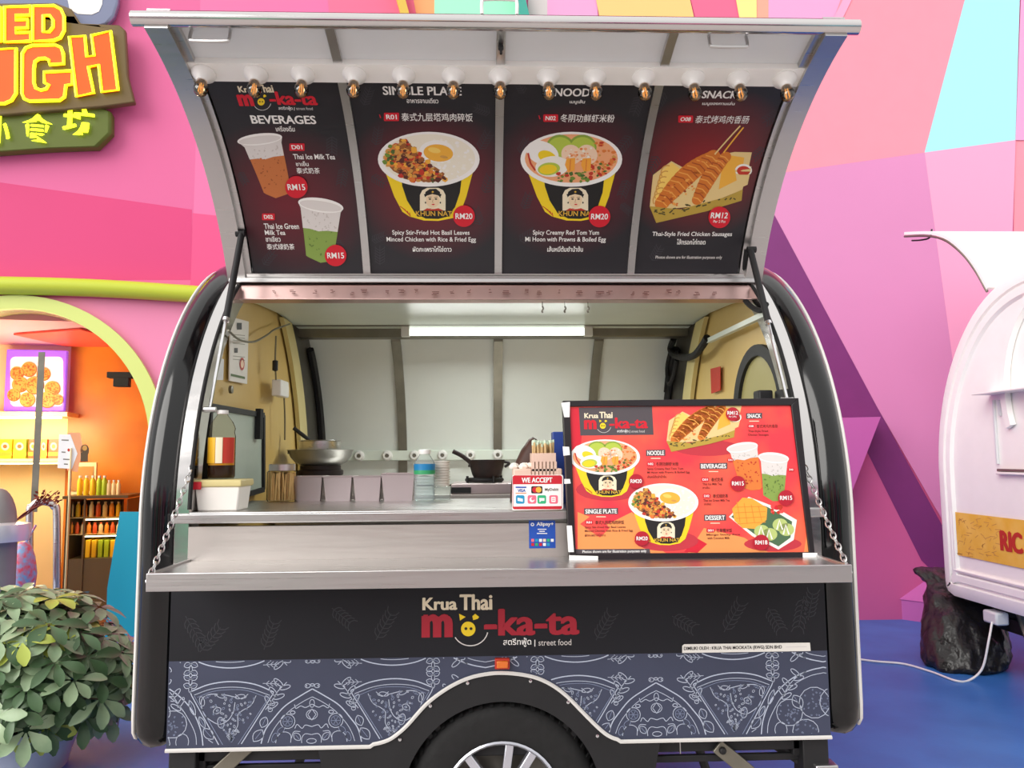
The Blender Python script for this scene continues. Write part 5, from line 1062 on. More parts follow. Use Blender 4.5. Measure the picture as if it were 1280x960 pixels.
prof = [(0, .001), (r*.9, .001), (r, H*.04), (r, H*.55), (r*1.0, H*.62), (r*.92, H*.68), (r*.98, H*.73), (r*.80, H*.82), (r*.42, H*.92), (r*.36, H*.95)]
b = MB(); b.lathe(prof, c2, 0, 24, caps=False); b.build('bottle_body', 'clear_jar', ob)
b = MB(); b.lathe([(0, .003), (r*.86, .003), (r*.95, H*.05), (r*.95, H*.20), (0, H*.20)], c2, 0, 24, caps=False); b.build('sauce', 'soy', ob); b = MB(); b.lathe([(r*.95, H*.20), (r*.95, H*.6), (0, H*.6)], c2, 0, 24, caps=False); b.build('oil_fill', 'oil', ob)
b = MB(); 
for a0, a1, m in ((pi*1.05, pi*1.45, 0), (pi*1.46, pi*1.62, 1), (pi*1.63, pi*1.95, 2)):
    b.loft([[c2+V((cos(a)*r*1.01, sin(a)*r*1.01, H*z)) for a in [a0+(a1-a0)*i/8 for i in range(9)]] for z in (.23, .60)], m, False)
b.build('wrap_label', ['oil_label', 'ink_cream', 'f_red'], ob); b = MB(); b.lathe([(r*.4, H*.945), (r*.42, H*.95), (r*.42, H), (0, H)], c2, 0, 16, caps=False); b.build('cap', 'white_plastic', ob)
# dark gadgets by the right end window
b = MB(); p = atY(957, 500, .22); b.box((p.x-.03, .2, Z), (p.x+.02, .26, atY(957, 488, .22).z)); b.build('card_reader', 'black_matte', None, bevel=.006, label='upright black device behind the red menu sign, near the arched window', cat='device')
b = MB(); p = atY(976, 500, .20); b.box((p.x-.03, .10, Z), (p.x+.03, .18, atY(976, 489, .2).z)); b.build('black_box', 'black_matte', None, bevel=.006, label='black box at the right end of the counter beside the upright device', cat='box')
b = MB(); p = atY(1020, 640, .10); z1_ = atY(1020, 622, .1).z; b.box((.80, .05, Z+.0), (.93, .16, Z+.05)); b.box((.83, .07, Z+.05), (.90, .14, Z+.11), 1); b.build('till_tray', ['white_panel', 'blue_box'], None, bevel=.003, label='pale grey tray with a blue pouch at the far right of the counter', cat='tray')
# ------------------------------------------------------------------ shop behind the left wall
ZV = V((0, 0, 1))
def lay(d): return planeMP(AX - LN*d, LX, ZV)
def boxin(u0, v0, u1, v1, d0, depth):
    """eight corners of a box whose front face fills the pixel box at depth d0 behind the shop front"""
    M_, P_ = lay(d0); a = M_(u0, v1); c = M_(u1, v0); q = [P_(a[0], a[1], 0), P_(c[0], a[1], 0), P_(c[0], c[1], 0), P_(a[0], c[1], 0)]
    return q + [p-LN*depth for p in q]
def bx(b, u0, v0, u1, v1, d0, depth, m=0): return b.hexa(boxin(u0, v0, u1, v1, d0, depth), m)
mat('shop_orange', '#e08a22', .4, noise=.12, nscale=2, col2='#c96d12'); mat('shop_cream', '#f3dfa6', .5); mat('shop_ceiling', '#e8a4b4', .5); mat('shop_red', '#e8523c', .5); mat('shop_floor', '#7a4a2a', .4); mat('shop_wood', '#b98a48', .5)
mat('led_warm', '#fff0b8', .4, emit=7); mat('led_white', '#ffffff', .4, emit=5); mat('lamp_disc', '#fff3d8', .4, emit=6); mat('poster_glow', '#fdf6f0', .5, emit=.35); mat('led_violet', '#8a5cf0', .4, emit=.7)
mat('case_frame', '#5c4a30', .4); mat('p_yellow', '#f2c81e', .4); mat('p_green', '#a9c92a', .4); mat('p_red', '#dd5a26', .4); mat('p_orange', '#ee9a2a', .4); mat('p_cream', '#f0dfb0', .4); mat('teal', '#1ba3b8', .5); mat('grey_drum', '#8f8c88', .45, noise=.1); mat('flower', '#7a2a1c', .7); mat('toy_mix', '#e8566a', .5, col2='#7fb4e0', nscale=25)
mat('neon_yellow', '#f4ff1a', .4, emit=1.6); mat('sign_orange', '#f05500', .4, emit=.35); mat('sign_brown', '#6f5a34', .5); mat('sign_green', '#5d6a1c', .5); mat('sign_blue', '#8d93ad', .18, .6)
dB = 1.7; MbB, PbB = lay(dB); zc = MbB(60, 432)[1]; sL, sR = -3.6, .9
b = MB(); q = lambda s, t, d: AX + LX*s + ZV*t - LN*d
b.hexa([q(sL, FZ, dB), q(MbB(86, 500)[0], FZ, dB), q(MbB(86, 500)[0], FZ, dB+.1), q(sL, FZ, dB+.1), q(sL, zc, dB), q(MbB(86, 500)[0], zc, dB), q(MbB(86, 500)[0], zc, dB+.1), q(sL, zc, dB+.1)], 0)
b.hexa([q(MbB(86, 500)[0], FZ, dB), q(sR, FZ, dB), q(sR, FZ, dB+.1), q(MbB(86, 500)[0], FZ, dB+.1), q(MbB(86, 500)[0], zc, dB), q(sR, zc, dB), q(sR, zc, dB+.1), q(MbB(86, 500)[0], zc, dB+.1)], 1)
b.build('wall_shop', ['shop_cream', 'shop_orange'], kind='structure', smooth=False)
b = MB(); b.prism([q(sL, zc, .2), q(sR, zc, .2), q(sR, zc, dB+.1), q(sL, zc, dB+.1)], (0, 0, .06)); b.build('ceiling', 'shop_ceiling', kind='structure', smooth=False)
b = MB(); b.prism([q(MbB(60, 400)[0], zc-.02, .9), q(MbB(150, 400)[0], zc-.02, .5), q(MbB(190, 400)[0], zc-.02, 1.5), q(MbB(90, 400)[0], zc-.02, 1.6)], (0, 0, .015)); b.build('trim_7', 'shop_red', kind='structure', smooth=False)
b = MB(); b.prism([q(sR, FZ, .2), q(sR, zc, .2), q(sR, zc, dB), q(sR, FZ, dB)], LX*.06); b.build('wall_shop_right', 'shop_orange', kind='structure', smooth=False)
b = MB(); b.prism([q(sL, FZ+.002, .2), q(sR, FZ+.002, .2), q(sR, FZ+.002, dB), q(sL, FZ+.002, dB)], (0, 0, .006)); b.build('floor_shop', 'shop_floor', kind='structure', smooth=False)
M_, P_ = lay(.9); p = P_(*M_(122, 443), 0); p.z = zc-.012; b = MB(); b.lathe([(0, 0), (.17, 0), (.18, .008), (0, .012)], p, 0, 28); b.build('ceiling_lamp', 'lamp_disc', None, label='round flat lamp glowing on the shop ceiling', cat='lamp')
ld = bpy.data.lights.new('shop_lamp', 'POINT'); ld.energy = 62; ld.color = (1, .86, .62); ld.shadow_soft_size = .25; lo = bpy.data.objects.new('shop_lamp', ld); COL.objects.link(lo); lo.location = q(-1.6, zc-.8, .8)
# glass and door of the opening
b = MB(); gl = [(inn[0][0], FZ)] + inn + [(inn[-1][0], FZ)]; b.sheet([PL(s, t, -.09) for s, t in gl]); b.build('window_1', 'pane_glass', kind='structure', smooth=False)
b = MB()
for u0, u1, u2, u3 in ((46.5, 48, 0, 0),): bx(b, u0, 440, u1, 640, .07, .004, 0)
M_, P_ = lay(.07); b.hexa(boxin(80, 560, 88, 760, .07, .04), 1); door_ = b.build('door_1', ['rail_grey', 'shop_cream'], kind='structure', smooth=False)
M_, P_ = lay(-.06); b = MB(); b.tube(bez([P_(*M_(u, v), 0) for u, v in ((37, 800), (37, 650), (40, 634), (48, 628), (60, 628), (68, 634), (71, 650), (71, 800))], 6), .027, 0, 10); b.build('handle', 'steel', door_)
b = MB(); bx(b, 133, 465, 165, 472, .10, .10); bx(b, 141, 472, 161, 483, .10, .08); b.build('door_closer', 'black_matte', None, bevel=.004, label='black door closer under the lime arch of the shop', cat='door closer')
# stickers on the glass
Ms, Ps = lay(.085); g = G(Ms, Ps, eps=.001); g.poly([(85, 541), (100, 541), (104, 560), (97, 590), (84, 588)], 'f_peach', 1); g.poly([(74, 543), (88, 543), (97, 567), (90, 586), (72, 585)], 'ink_white', 2)
for u0, v, u1 in ((77, 550, 86), (77, 565, 82), (79, 574, 87), (80, 580, 85)): g.line([(u0, v), (u1, v+.3)], 1.4, 'rail_grey', 3)
g.ell(86, 562.5, 1.6, 2, 'f_red', 3, 10); g.emit().build('glass_sticker', g.mats, None, smooth=False, recalc=False, label='white six sided notice sticker on the shop glass', cat='sticker')
g = G(Ms, Ps, eps=.001); g.ell(106, 563, 5.5, 7.5, 'case_frame', 1); g.ell(106, 560, 3, 3.4, 'f_tan', 2); g.rect(101, 566, 110, 577, 'case_frame', 1.5); g.emit().build('glass_emblem', g.mats, None, smooth=False, recalc=False, label='small dark round emblem on the shop glass by the orange wall', cat='sticker')
# lit poster of fried dough balls
Ms, Ps = lay(1.5); pf = thing('lit_poster', 'lit violet framed poster of fried golden balls inside the shop', 'poster', Ps(*Ms(46, 515), 0))
b = MB(); bx(b, 4, 438, 84, 514, 1.5, .05); b.build('frame', 'led_violet', pf, bevel=.01)
g = G(Ms, Ps, eps=.002); g.rrect(13, 446, 79, 508, 6, 'poster_glow', 1)
for u, v, r in ((22, 467, 9), (37, 462, 10), (55, 468, 9), (26, 481, 10.5), (44, 482, 12), (66, 486, 10), (18, 494, 8.5), (35, 500, 10), (60, 500, 11), (73, 500, 7)):
    g.ell(u, v, r, r*.95, 'f_brown', 2+v*.01, 20); g.ell(u-.5, v-.7, r*.92, r*.87, 'f_tan', 2.005+v*.01, 20); g.blobs(34, ((u-r*.7, v-r*.7, u+r*.7, v+r*.7), lambda a, c, u=u, v=v, r=r: (a-u)**2+(c-v)**2 < (r*.75)**2), (.6, 1.8), ['f_sausage', 'f_brown', 'f_brown'], 2.006+v*.01, int(u))
g.emit().build('poster_print', g.mats, pf, smooth=False, recalc=False)
# shelves with snack boxes
for i, (v0, lbl) in enumerate(((573, 'cream wall shelf with a warm light strip holding the snack boxes'), (515, 'upper cream shelf with a warm light strip under the lit poster'))):
    t = thing('wall_shelf', lbl, 'shelf', PbB(*MbB(30, v0+3), 0)); b = MB(); bx(b, -60, v0, 84, v0+5, 1.36, .34); b.build('board', 'shop_cream', t); b = MB(); bx(b, -60, v0+5, 76, v0+8, 1.37, .03); b.build('light_strip', 'led_warm', t, smooth=False)
for i, (u0, u1, m1, m2, lbl) in enumerate(((-2, 15, 'p_yellow', 'p_cream', 'yellow snack box at the left end of the shop shelf'), (16, 33, 'p_green', 'p_cream', 'lime green snack box on the shop shelf'), (35, 47, 'p_red', 'p_cream', 'orange snack box next to the lime green one on the shop shelf'), (50, 59, 'p_orange', 'p_cream', 'narrow amber snack box between two orange ones on the shop shelf'), (60, 74, 'p_red', 'p_cream', 'orange snack box at the right end of the shop shelf'))):
    b = MB(); bx(b, u0, 549, u1, 573, 1.42, .14, 0); Ms, Ps = lay(1.42); g = G(Ms, Ps, eps=.002); g.mats = [m1]; um = (u0+u1)/2; w_ = (u1-u0)
    g.ell(um, 558, w_*.3, 5, m2, 1, 16); g.ell(um, 558, w_*.16, 2.6, 'p_red' if m1 != 'p_red' else 'p_yellow', 2, 12); g.rect(u0, 565, u1, 570, 'p_orange', 1); g.emit(b, 0).build('snack_box', g.mats, None, smooth=False, recalc=False, label=lbl, cat='box', group='snack boxes on the shop shelf')
# drinks display case and bottles
cs = thing('display_case', 'glass fronted drinks case with lit shelves against the orange wall', 'display case', q(MbB(115, 700)[0]*.9, FZ, .9))
b = MB(); bx(b, 78, 619, 160, 624, .80, .5); bx(b, 78, 624, 83, 760, .80, .5); bx(b, 101, 624, 105, 760, .80, .03); bx(b, 154, 624, 160, 760, .80, .5); bx(b, 83, 697, 154, 760, .81, .45); bx(b, 83, 624, 154, 700, 1.24, .03); b.build('cabinet', 'case_frame', cs, smooth=False)
for v in (646, 667): b = MB(); bx(b, 84, v, 154, v+2, .86, .36); b.build('shelf', 'shop_cream', cs); b = MB(); bx(b, 106, v+2, 152, v+4.5, .86, .03); b.build('light_strip', 'led_white', cs, smooth=False)
b = MB(); bx(b, 104, 625, 154, 697, .815, .006); b.build('glass_front', 'pane_glass', cs, smooth=False)
def bottle(u0, v0, u1, v1, d, m, lbl, grp, nm='drink_bottle', cap='white_plastic'):
    M_, P_ = lay(d); a = P_(*M_((u0+u1)/2, v1), 0); h = M_(u0, v0)[1]-M_(u0, v1)[1]; r = (M_(u1, v1)[0]-M_(u0, v1)[0])/2
    b = MB(); b.lathe([(0, 0), (r*.95, 0), (r, h*.04), (r, h*.72), (r*.5, h*.86), (r*.5, h*.9)], a, 0, 14, caps=False); b.lathe([(r*.55, h*.89), (r*.55, h), (0, h)], a, 1, 12, caps=False)
    return b.build(nm, [m, cap], None, label=lbl, cat='bottle' if nm == 'drink_bottle' else 'jar', group=grp)
for i, (u, m, l) in enumerate(((97, 'p_yellow', 'leftmost tall yellow drink bottle on top of the display case'), (105, 'p_yellow', 'second tall yellow drink bottle on top of the display case'), (113, 'p_yellow', 'third tall yellow drink bottle on the case, next to the green ones'), (121, 'p_green', 'left green drink bottle on top of the display case'), (127.5, 'p_green', 'right green drink bottle on top of the display case'))):
    bottle(u-1, 594.5, u+6, 619, .95, m, l, 'bottles on top of the display case')
for u in (134, 140, 146): bottle(u-1, 600, u+4.5, 619, .95, 'p_cream', '%s small cream jar right of the green bottles on the display case' % ORD[(u-134)//6], 'small jars on the display case', 'small_jar')
rn = random.Random(9)
for k in range(8): bottle(86+k*8.4, 627, 92+k*8.4, 646, .95, ['p_cream', 'p_yellow', 'p_orange', 'p_cream', 'p_red', 'p_cream', 'p_orange', 'p_yellow'][k], 'drink bottle, %s from the left on the top shelf inside the display case' % ORD[k], 'bottles on the top shelf of the display case', 'drink_bottle', 'p_cream')
for k in range(9): bottle(86+k*7.4, 653, 91.5+k*7.4, 667, .95, ['p_orange', 'p_red', 'p_cream'][k % 3], 'short drink bottle, %s from the left on the middle shelf inside the display case' % ORD[k], 'bottles on the middle shelf of the display case', 'drink_bottle', 'p_red')
for k in range(6):
    b = MB(); bx(b, 106+k*7.8, 675, 112.6+k*7.8, 697, .90, .2, 0); b.build('drink_carton', ['p_yellow', 'p_green'][(k//2) % 2], None, bevel=.004, label='%s carton, %s from the left on the bottom shelf of the display case' % (['yellow', 'green'][(k//2) % 2], ORD[k]), cat='carton', group='cartons on the bottom shelf of the display case')
t = thing('notice_frame', 'cream framed notice standing behind the yellow bottles', 'notice', PbB(*MbB(104, 612), 0)); b = MB(); bx(b, 84, 578, 121, 619, 1.35, .03); b.build('frame', 'p_cream', t, bevel=.004); b = MB(); bx(b, 88, 583, 117, 614, 1.345, .004); b.build('sheet', 'shop_wood', t, smooth=False)
# in front of the shop: grey drum bin, dried flowers, toy bag, teal board
M_, P_ = lay(-.75); c = P_(*M_(-4, 675), 0); R1 = abs(M_(37, 660)[0]-M_(-4, 660)[0]); zt = M_(0, 610)[1]; zb1 = M_(0, 676)[1]; zb0 = M_(0, 655)[1]
c = V((c.x, c.y, FZ)); dr = thing('drum_grill', 'grey domed drum with a wide silver rim in front of the shop', 'drum', c)
b = MB(); b.lathe([(0, 0), (R1*.62, 0), (R1*.60, zb1-FZ)], c, 0, 32, caps=False); b.build('body', 'grey_drum', dr); b = MB(); b.lathe([(R1*.3, zb1-FZ-.01), (R1*.95, zb1-FZ), (R1, (zb0+zb1)/2-FZ), (R1*.96, zb0-FZ), (R1*.3, zb0-FZ+.02)], c, 0, 32); b.build('rim', 'rim_silver', dr)
b = MB(); b.lathe([(R1*.56*cos(a), zb0-FZ+(zt-zb0)*sin(a)) for a in [pi/2*i/8 for i in range(9)]], c, 0, 32); b.build('dome', 'grey_drum', dr)
Mf, Pf = lay(-.25); b = MB(); rn = random.Random(12)
for i in range(8): e = (rn.uniform(48, 78), rn.uniform(612, 632)); b.tube(bez([Pf(*Mf(18, 652), 0), Pf(*Mf(36, 640+rn.uniform(-2, 2)), .02*rn.random()), Pf(*Mf(*e), .06*rn.random())], 4), .004, 0, 5)
for i in range(60): u, v = rn.uniform(46, 76), rn.uniform(616, 632); p = Pf(*Mf(u, v), .05*rn.random()); d = V((rn.uniform(-1, 1), rn.uniform(-1, 1), rn.uniform(-.3, 1))).normalized()*.035; s1 = d.orthogonal().normalized()*.010; b.add([p, p+d*.5+s1, p+d, p+d*.5-s1], [(0, 1, 2, 3)])
b.build('dried_flowers', 'flower', None, label='bunch of dark red dried flowers leaning on the shop door handle', cat='dried flowers', smooth=False)
b = MB(); p = Pf(*Mf(27, 735), 0); b.lathe([(0, 0), (.10, .0), (.11, .10), (.09, .22), (.06, .30), (.03, .33), (0, .33)], p, 0, 12, sx=.8); b.tube([p+V((0, 0, .3)), p+V((.08, 0, .45))], .008, 0, 6); b.build('toy_bag', 'toy_mix', None, label='colourful patterned bag hanging beside the grey drum', cat='bag')
Mt, Pt = lay(-.12); b = MB(); b.prism([Pt(*Mt(u, v), 0) for u, v in ((132, 800), (134, 735), (150, 640), (185, 640), (185, 800))], LN*-.03); b.build('teal_board', 'teal', None, smooth=False, label='teal blue slanted board between the shop and the black trailer', cat='board')

# ------------------------------------------------------------------ shop sign
Ms, Ps = lay(-.10); sg_ = thing('shop_sign', 'glowing orange and yellow letter sign on a brown board above the shop', 'sign', Ps(*Ms(70, 180), 0))
cv = lambda l: [(x/4.571, y/4.571) for x, y in l]
def slab(px, h0, th, m, nm, par, bev=.006):
    b = MB(); b.prism([Ps(*Ms(u, v), h0) for u, v in px], LN*th); return b.build(nm, m, par, bevel=bev, smooth=True, sharp=30)
slab(cv([(-300, 40), (330, 35), (420, 70), (470, 150), (690, 160), (725, 190), (740, 450), (780, 600), (600, 625), (-300, 700)]), -.015, .065, 'sign_brown', 'backboard', sg_, .012)
slab(cv([(-300, 660), (560, 610), (640, 640), (640, 760), (560, 840), (300, 850), (-300, 890)]), -.09, .10, 'sign_green', 'lower_board', sg_, .02)
def letter(px, hole=None):
    px = cv(px); b = MB()
    if hole:
        h = cv(hole); o = MB(); tri = tessellate_polygon([[V((x, y, 0)) for x, y in px], [V((x, y, 0)) for x, y in h]]); allp = px+h
        b.add([Ps(*Ms(*p), .075) for p in allp], [tuple(t) for t in tri])
        for r in (px, h): b.loft([[Ps(*Ms(*p), .05) for p in r], [Ps(*Ms(*p), .075) for p in r]], 0, True, False)
    else: b.prism([Ps(*Ms(*p), .05) for p in px], LN*.025)
    l = b.build('letter', 'sign_orange', sg_, smooth=False)
    for r in ([px, h] if hole else [px]): b = MB(); b.tube([Ps(*Ms(*p), .078) for p in r], .0125, 0, 6, closed=True); b.build('neon_outline', 'neon_yellow', l)
letter([(-20, 75), (25, 72), (25, 268), (-20, 270)])
letter([(50, 72), (195, 68), (195, 118), (112, 120), (112, 145), (180, 143), (180, 190), (112, 192), (112, 218), (195, 215), (195, 266), (50, 270)])
letter([(208, 66), (330, 64), (368, 85), (386, 125), (386, 205), (365, 245), (325, 262), (208, 265)], [(268, 120), (305, 120), (323, 145), (323, 185), (302, 212), (268, 214)])
letter([(415, 240), (503, 235), (513, 352), (555, 346), (540, 232), (648, 207), (690, 540), (598, 551), (580, 398), (522, 410), (553, 556), (455, 577)])
letter([(150, 335), (170, 303), (205, 290), (335, 286), (368, 300), (380, 330), (384, 392), (303, 398), (300, 372), (280, 362), (245, 364), (222, 380), (216, 420), (216, 500), (226, 530), (255, 542), (285, 535), (300, 512), (275, 500), (272, 440), (430, 432), (432, 508), (396, 514), (388, 580), (360, 600), (190, 604), (160, 590), (148, 560)])
letter([(-150, 320), (-70, 318), (-70, 520), (-50, 545), (-20, 545), (-2, 520), (-2, 312), (115, 305), (115, 560), (90, 600), (50, 618), (-150, 625)])
Mq, Pq = lay(-.115); g = G(Mq, Pq, eps=.004)
for ch, u0, v0, u1, v1 in (('小', -14, 146, 14, 182), ('食', 28, 144, 67, 179), ('坊', 79, 136, 119, 170)): g.text(ch, u0, v0, u1, v1, 'neon_yellow', 4, .05)
g.emit().build('lower_lettering', g.mats, sg_, smooth=False, recalc=False)
tb_ = thing('upper_sign', 'glossy blue grey rounded sign with a white shape above the orange letters', 'sign', Ps(*Ms(90, 33), 0))
slab([(-60, -70), (148, -70), (147, 2), (142, 18), (132, 29), (115, 34), (98, 32), (82, 22), (60, 15), (0, 14), (-60, 14)], -.09, .07, 'sign_blue', 'backboard', tb_, .02)
slab([(80, -60), (130, -60), (127, 4), (123, 13), (114, 17), (96, 16), (86, 10), (83, -5)], -.019, .003, 'white_paint', 'letter_shape', tb_, .006)

# ------------------------------------------------------------------ potted shrub, lower left
pc = V((-2.10, 1.15, FZ)); pl_ = thing('potted_shrub', 'bushy umbrella leaf shrub in a pale planter beside the black trailer', 'shrub', pc)
mat('leaf_a', '#86a27c', .34, noise=.25, nscale=7, col2='#a6bd94'); mat('leaf_b', '#4f6f48', .4, noise=.2, nscale=9); mat('leaf_c', '#b4c455', .4, noise=.1); mat('bark', '#5d4a36', .8); mat('planter', '#d8dadd', .4, noise=.05); mat('soil', '#3a2d22', .9)
b = MB(); b.lathe([(0, 0), (.20, 0), (.25, .17), (.265, .18), (.265, .21), (.24, .21), (.235, .18), (0, .18)], pc, 0, 36, caps=False); b.build('planter', 'planter', pl_); b = MB(); b.lathe([(0, .178), (.24, .185), (0, .19)], pc, 0, 24, caps=False); b.build('soil', 'soil', pl_)
rn = random.Random(17); lf = MB(); sb = MB(); ctr = pc+V((-.02, 0, .40))
def leaflet(b, o, d, nrm, L, W, m):
    s_ = d.cross(nrm).normalized(); pts = []; fs = []
    for i in range(6):
        t = i/5; w_ = W*(.12, .45, .85, 1.1, .95, .25)[i]; c = o + d*(L*t) - nrm*(L*.28*t*t)
        pts += [c - s_*w_ + nrm*w_*.25, c, c + s_*w_ + nrm*w_*.25]
    for i in range(5):
        a = i*3; fs += [(a, a+1, a+4, a+3), (a+1, a+2, a+5, a+4)]
    b.add(pts, fs, m)
def compound(p, nrm, sc):
    nrm = nrm.normalized(); u_ = nrm.orthogonal().normalized(); u_.rotate(Matrix.Rotation(rn.uniform(0, 6.28), 3, nrm)); v_ = nrm.cross(u_); n = rn.choice((6, 7, 8)); m = rn.choices((0, 1, 2), (6, 4, .7))[0]
    for k in range(n):
        a = 2*pi*k/n + rn.uniform(-.15, .15); d = (u_*cos(a)+v_*sin(a)+nrm*rn.uniform(-.05, .3)).normalized(); leaflet(lf, p+d*.012, d, nrm, sc*rn.uniform(.085, .125), sc*rn.uniform(.019, .026), m)
for i in range(300):
    th = rn.uniform(0, 6.28); ph = math.acos(rn.uniform(-.75, 1)); k = rn.uniform(.62, 1.0)**.6
    d = V((sin(ph)*cos(th), sin(ph)*sin(th), cos(ph))); p = ctr + V((d.x*.50*k, d.y*.40*k, d.z*.36*k))
    if p.x > -1.60 and p.y < 1.4: p.x = -1.62-rn.random()*.1
    if p.z < FZ+.21: continue
    compound(p, d*.8+V((rn.uniform(-.4, .4), rn.uniform(-.6, .1), .75)), rn.uniform(.85, 1.15))
    if i % 3 == 0: bz_ = pc+V((rn.uniform(-.08, .08), rn.uniform(-.08, .08), .18)); sb.tube(bez([bz_, bz_.lerp(p, .5)+V((0, 0, .06)), p], 4), .005, 0, 5)
lf.build('foliage', ['leaf_a', 'leaf_b', 'leaf_c'], pl_, recalc=False, sharp=80, kind='stuff'); sb.build('stems', 'bark', pl_)

# ------------------------------------------------------------------ white trailer on the right
XE = 2.95
wt = thing('white_trailer', 'white rounded food trailer seen from its end, with a yellow banner and raised rear hatch', 'food trailer', (XE+1.1, 1.65, FZ))
WLOOP = [(y+.65, (z-.525)*1.16+.47) for y, z in LOOP]
def wr(x, d): return [V((x, y, z)) for y, z in inset(WLOOP, d)]
b = MB(); b.loft([wr(XE+2.2, .06), wr(XE+2.2, 0), wr(XE+.05, 0), wr(XE+.012, .012), wr(XE, .045), wr(XE, .085), wr(XE+.016, .092), wr(XE+.016, .104), wr(XE, .112), wr(XE+.002, .15), wr(XE+.02, .165)], 0, True, True); b.build('body_shell', 'white_paint', wt, sharp=32)
Mx, Px = planeMP((XE+.012, 0, 0), (0, 1, 0), (0, 0, 1))
a0 = Mx(1194, 640); a1 = Mx(1194, 693); g = G(Mx, Px, eps=.001); g.mats = []
mat('banner_yellow', '#edb93a', .45, noise=.12, nscale=9, col2='#f4c75a'); g.raw([(a0[0], a1[1]), (.80, a1[1]), (.80, a0[1]), (a0[0], a0[1])], [(0, 1, 2, 3)], 'banner_yellow', .5)
rn = random.Random(4)
for i in range(60): u, v = rn.uniform(1196, 1246), rn.uniform(645, 696); a = rn.uniform(0, 6.28); g.line([(u, v), (u+7*cos(a), v+4*sin(a))], .9, 'f_tan', 1)
g.text('RIC', 1250.5, 665.5, 1279, 690.5, 'f_red', 3, .09); g.emit().build('banner', g.mats, wt, smooth=False, recalc=False, label='yellow banner with red capital letters')
b = MB(); zb_, zt_ = a1[1]-.01, a0[1]+.01; fr_ = [(.80, zb_-.09), (a0[0]+.035, zb_-.09), (a0[0]+.035, zt_)]
b.tube([V((XE+.012, y, z)) for y, z in fr_], .014, 0, 6); b.build('banner_frame', 'white_paint', wt)
# arched recess, ledge and vent slot of the end face
pa = Mx(1252, 478); pt2 = Mx(1280, 412); yc = 1.42; ra = pa[0]-yc; zc2 = pa[1]-.06; rb = ra*1.15
b = MB(); b.loft([[V((XE+.015, yc+ra*k*cos(t), zc2+rb*k*sin(t))) if i in (0, 3) else V((XE-.012, yc+ra*k*cos(t), zc2+rb*k*sin(t))) for i, k in enumerate((1.0, .98, .90, .88))] for t in [-.35+(pi+.7)*j/30 for j in range(31)]], 0, True, True); b.build('window_surround', 'white_paint', wt, sharp=30)
p0 = Mx(1237, 493); b = MB(); b.box((XE-.10, .95, p0[1]-.006), (XE+.02, p0[0], p0[1]+.006)); b.build('ledge', 'white_paint', wt, bevel=.003)
p1 = Mx(1249, 588); b = MB(); b.box((XE-.012, .95, p1[1]-.022), (XE+.018, p1[0], p1[1]-.008), 0); b.box((XE-.004, .95, p1[1]-.006), (XE+.018, p1[0], p1[1]+.010), 1); b.build('serving_slot', ['white_paint', 'rail_grey'], wt, bevel=.003)
for u in (1242, 1249): s0_ = Mx(u, 500); s1_ = Mx(u, 520 if u == 1249 else 580); b = MB(); b.box((XE+.004, s0_[0]-.005, s1_[1]), (XE+.018, s0_[0]+.005, s0_[1])); b.build('panel_seam', 'white_panel', wt)
# its raised hatch
hp = [atX(u, v, XE) for u, v in ((1130, 293.5), (1160, 293), (1182, 299), (1203, 316), (1219, 337), (1233, 362))]; hp = bez(hp, 5)
b = MB(); rings = []
for i, p in enumerate(hp):
    t = (hp[min(i+1, len(hp)-1)]-hp[max(i-1, 0)]).normalized(); n = V((0, t.z, -t.y))*.02; rings.append([p, p+V((2.1, 0, 0)), p+V((2.1, 0, 0))+n, p+n])
b.loft(rings, 0, True, True); wh_ = b.build('raised_hatch', 'white_paint', wt, sharp=30)
b = MB(); b.tube([p+V((.004, 0, -.012)) for p in hp], .008, 0, 6); b.build('hatch_edge', 'rail_grey', wh_)
b = MB(); p = atX(1152, 300, XE+.1); b.tube(bez([p+V((0, .12, .03)), p, p+V((0, -.1, -.01)), p+V((0, -.13, .04))], 4), .006, 0, 6); b.build('hatch_handle', 'black_matte', wh_)
b = MB()
for y in (.95, 2.35): b.box((XE+.15, y-.03, .30), (XE+2.0, y+.03, .47))
b.box((XE+.2, .9, .28), (XE+.26, 2.4, .36)); b.build('chassis', 'black_matte', wt, bevel=.004)
for y, z0_, z1_ in ((2.2, .45, FZ), (1.2, .45, FZ)): b = MB(); b.tube([(XE+.18, y, z0_), (XE+.14, y-.25, z1_+.01)], .022, 0, 8); b.box((XE+.08, y-.32, FZ), (XE+.22, y-.20, FZ+.02)); b.build('stabiliser_leg', 'rail_grey', wt)
b = MB(); b.lathe([(.10, -.09), (.24, -.10), (.29, -.06), (.29, .06), (.24, .10), (.10, .09)], (XE+1.1, .95, FZ+.29), 0, 32, (0, 1, 0)); b.build('wheel', 'rubber', wt)
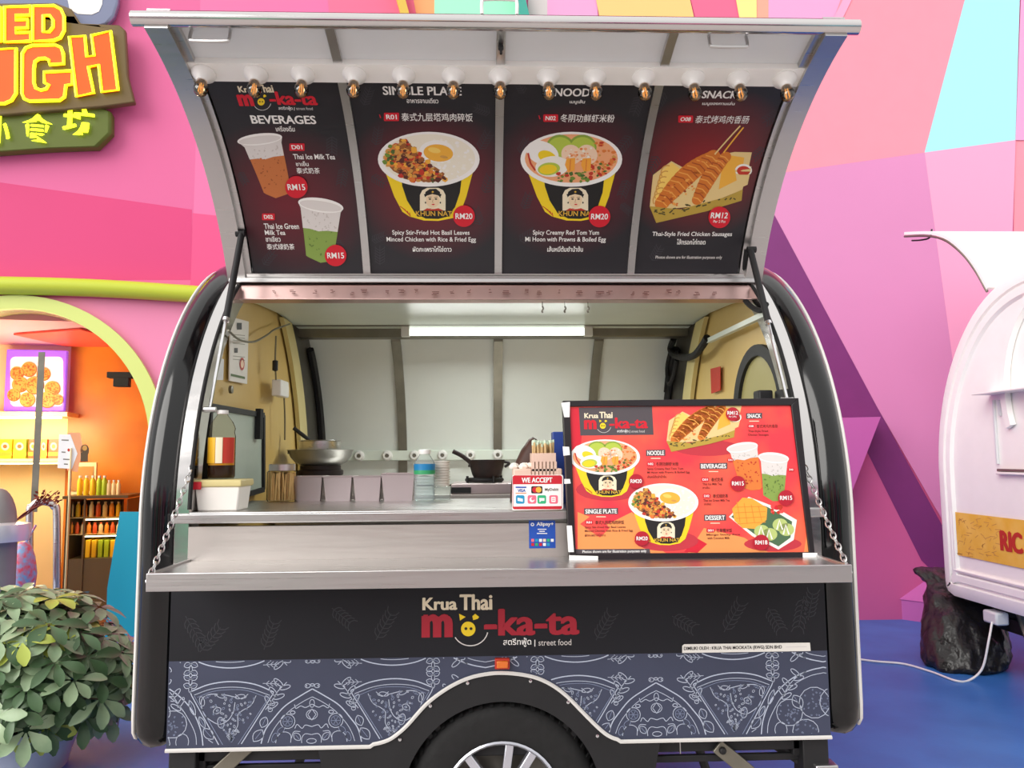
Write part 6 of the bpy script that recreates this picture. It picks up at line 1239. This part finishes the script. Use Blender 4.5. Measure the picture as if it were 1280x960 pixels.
p = atX(1240, 772, XE+.03); b = MB(); b.box((p.x-.02, p.y-.07, p.z-.035), (p.x+.06, p.y+.06, p.z+.04)); b.build('plug_box', 'white_panel', wt, bevel=.012)
# black rubbish bag under its corner
mat('bag_black', '#1d1a19', .28, noise=.3, nscale=14, bump=.9, bscale=22)
base = atZ(1200, 846, FZ); bc = V((base.x+.05, base.y+.16, FZ)); yb = bc.y; Bq = lambda u, v: atY(u, v, yb)
prof = [(1171, 846, 1240, 856), (1158, 830, 1256, 846), (1154, 805, 1258, 815), (1157, 780, 1252, 782), (1160, 760, 1246, 764), (1158, 745, 1235, 748), (1160, 728, 1212, 730), (1150, 716, 1196, 720), (1142, 710, 1190, 712)]
rings = []; rn = random.Random(23)
for i_, (u0, v0, u1, v1) in enumerate(prof):
    yb = bc.y + .50*(i_/8)**1.2; a, c = Bq(u0, v0), Bq(u1, v1); z = max(FZ+.003, (a.z+c.z)/2); m_ = (a+c)/2; hx = (c.x-a.x)/2
    rings.append([V((m_.x+hx*cos(t)*(1+.08*sin(5*t+z*20)), m_.y+hx*(.75 if i_ < 5 else .5)*sin(t)*(1+.12*sin(4*t+z*30)), max(FZ+.003, z+.012*sin(3*t+z*9)))) for t in [2*pi*k/28 for k in range(28)]])
b = MB(); b.loft(rings, 0, True, True); b.build('rubbish_bag', 'bag_black', None, label='crumpled black plastic bag under the corner of the white trailer', cat='bag', sharp=80, subd=2)
tx = bpy.data.textures.new('crumple', 'CLOUDS'); tx.noise_scale = .11; tx.noise_depth = 3
bo = bpy.data.objects['rubbish_bag']; dm = bo.modifiers.new('crumple', 'DISPLACE'); dm.texture = tx; dm.strength = .075; dm.mid_level = .6
# white cable over the blue floor
pts = [atZ(u, v, FZ+.008) for u, v in ((1060, 822), (1092, 826.5), (1130, 830), (1165, 840), (1195, 851))] + [atZ(1212, 850, FZ+.008), atX(1228, 835, XE-.10), atX(1236, 800, XE-.06), atX(1240, 778, XE-.0)]
b = MB(); b.tube(bez(pts, 8), .0065, 0, 6); b.build('power_cable', 'white_plastic', None, label='thin white power cable crossing the blue floor to the white trailer', cat='cable')
# white hose along the right end rim
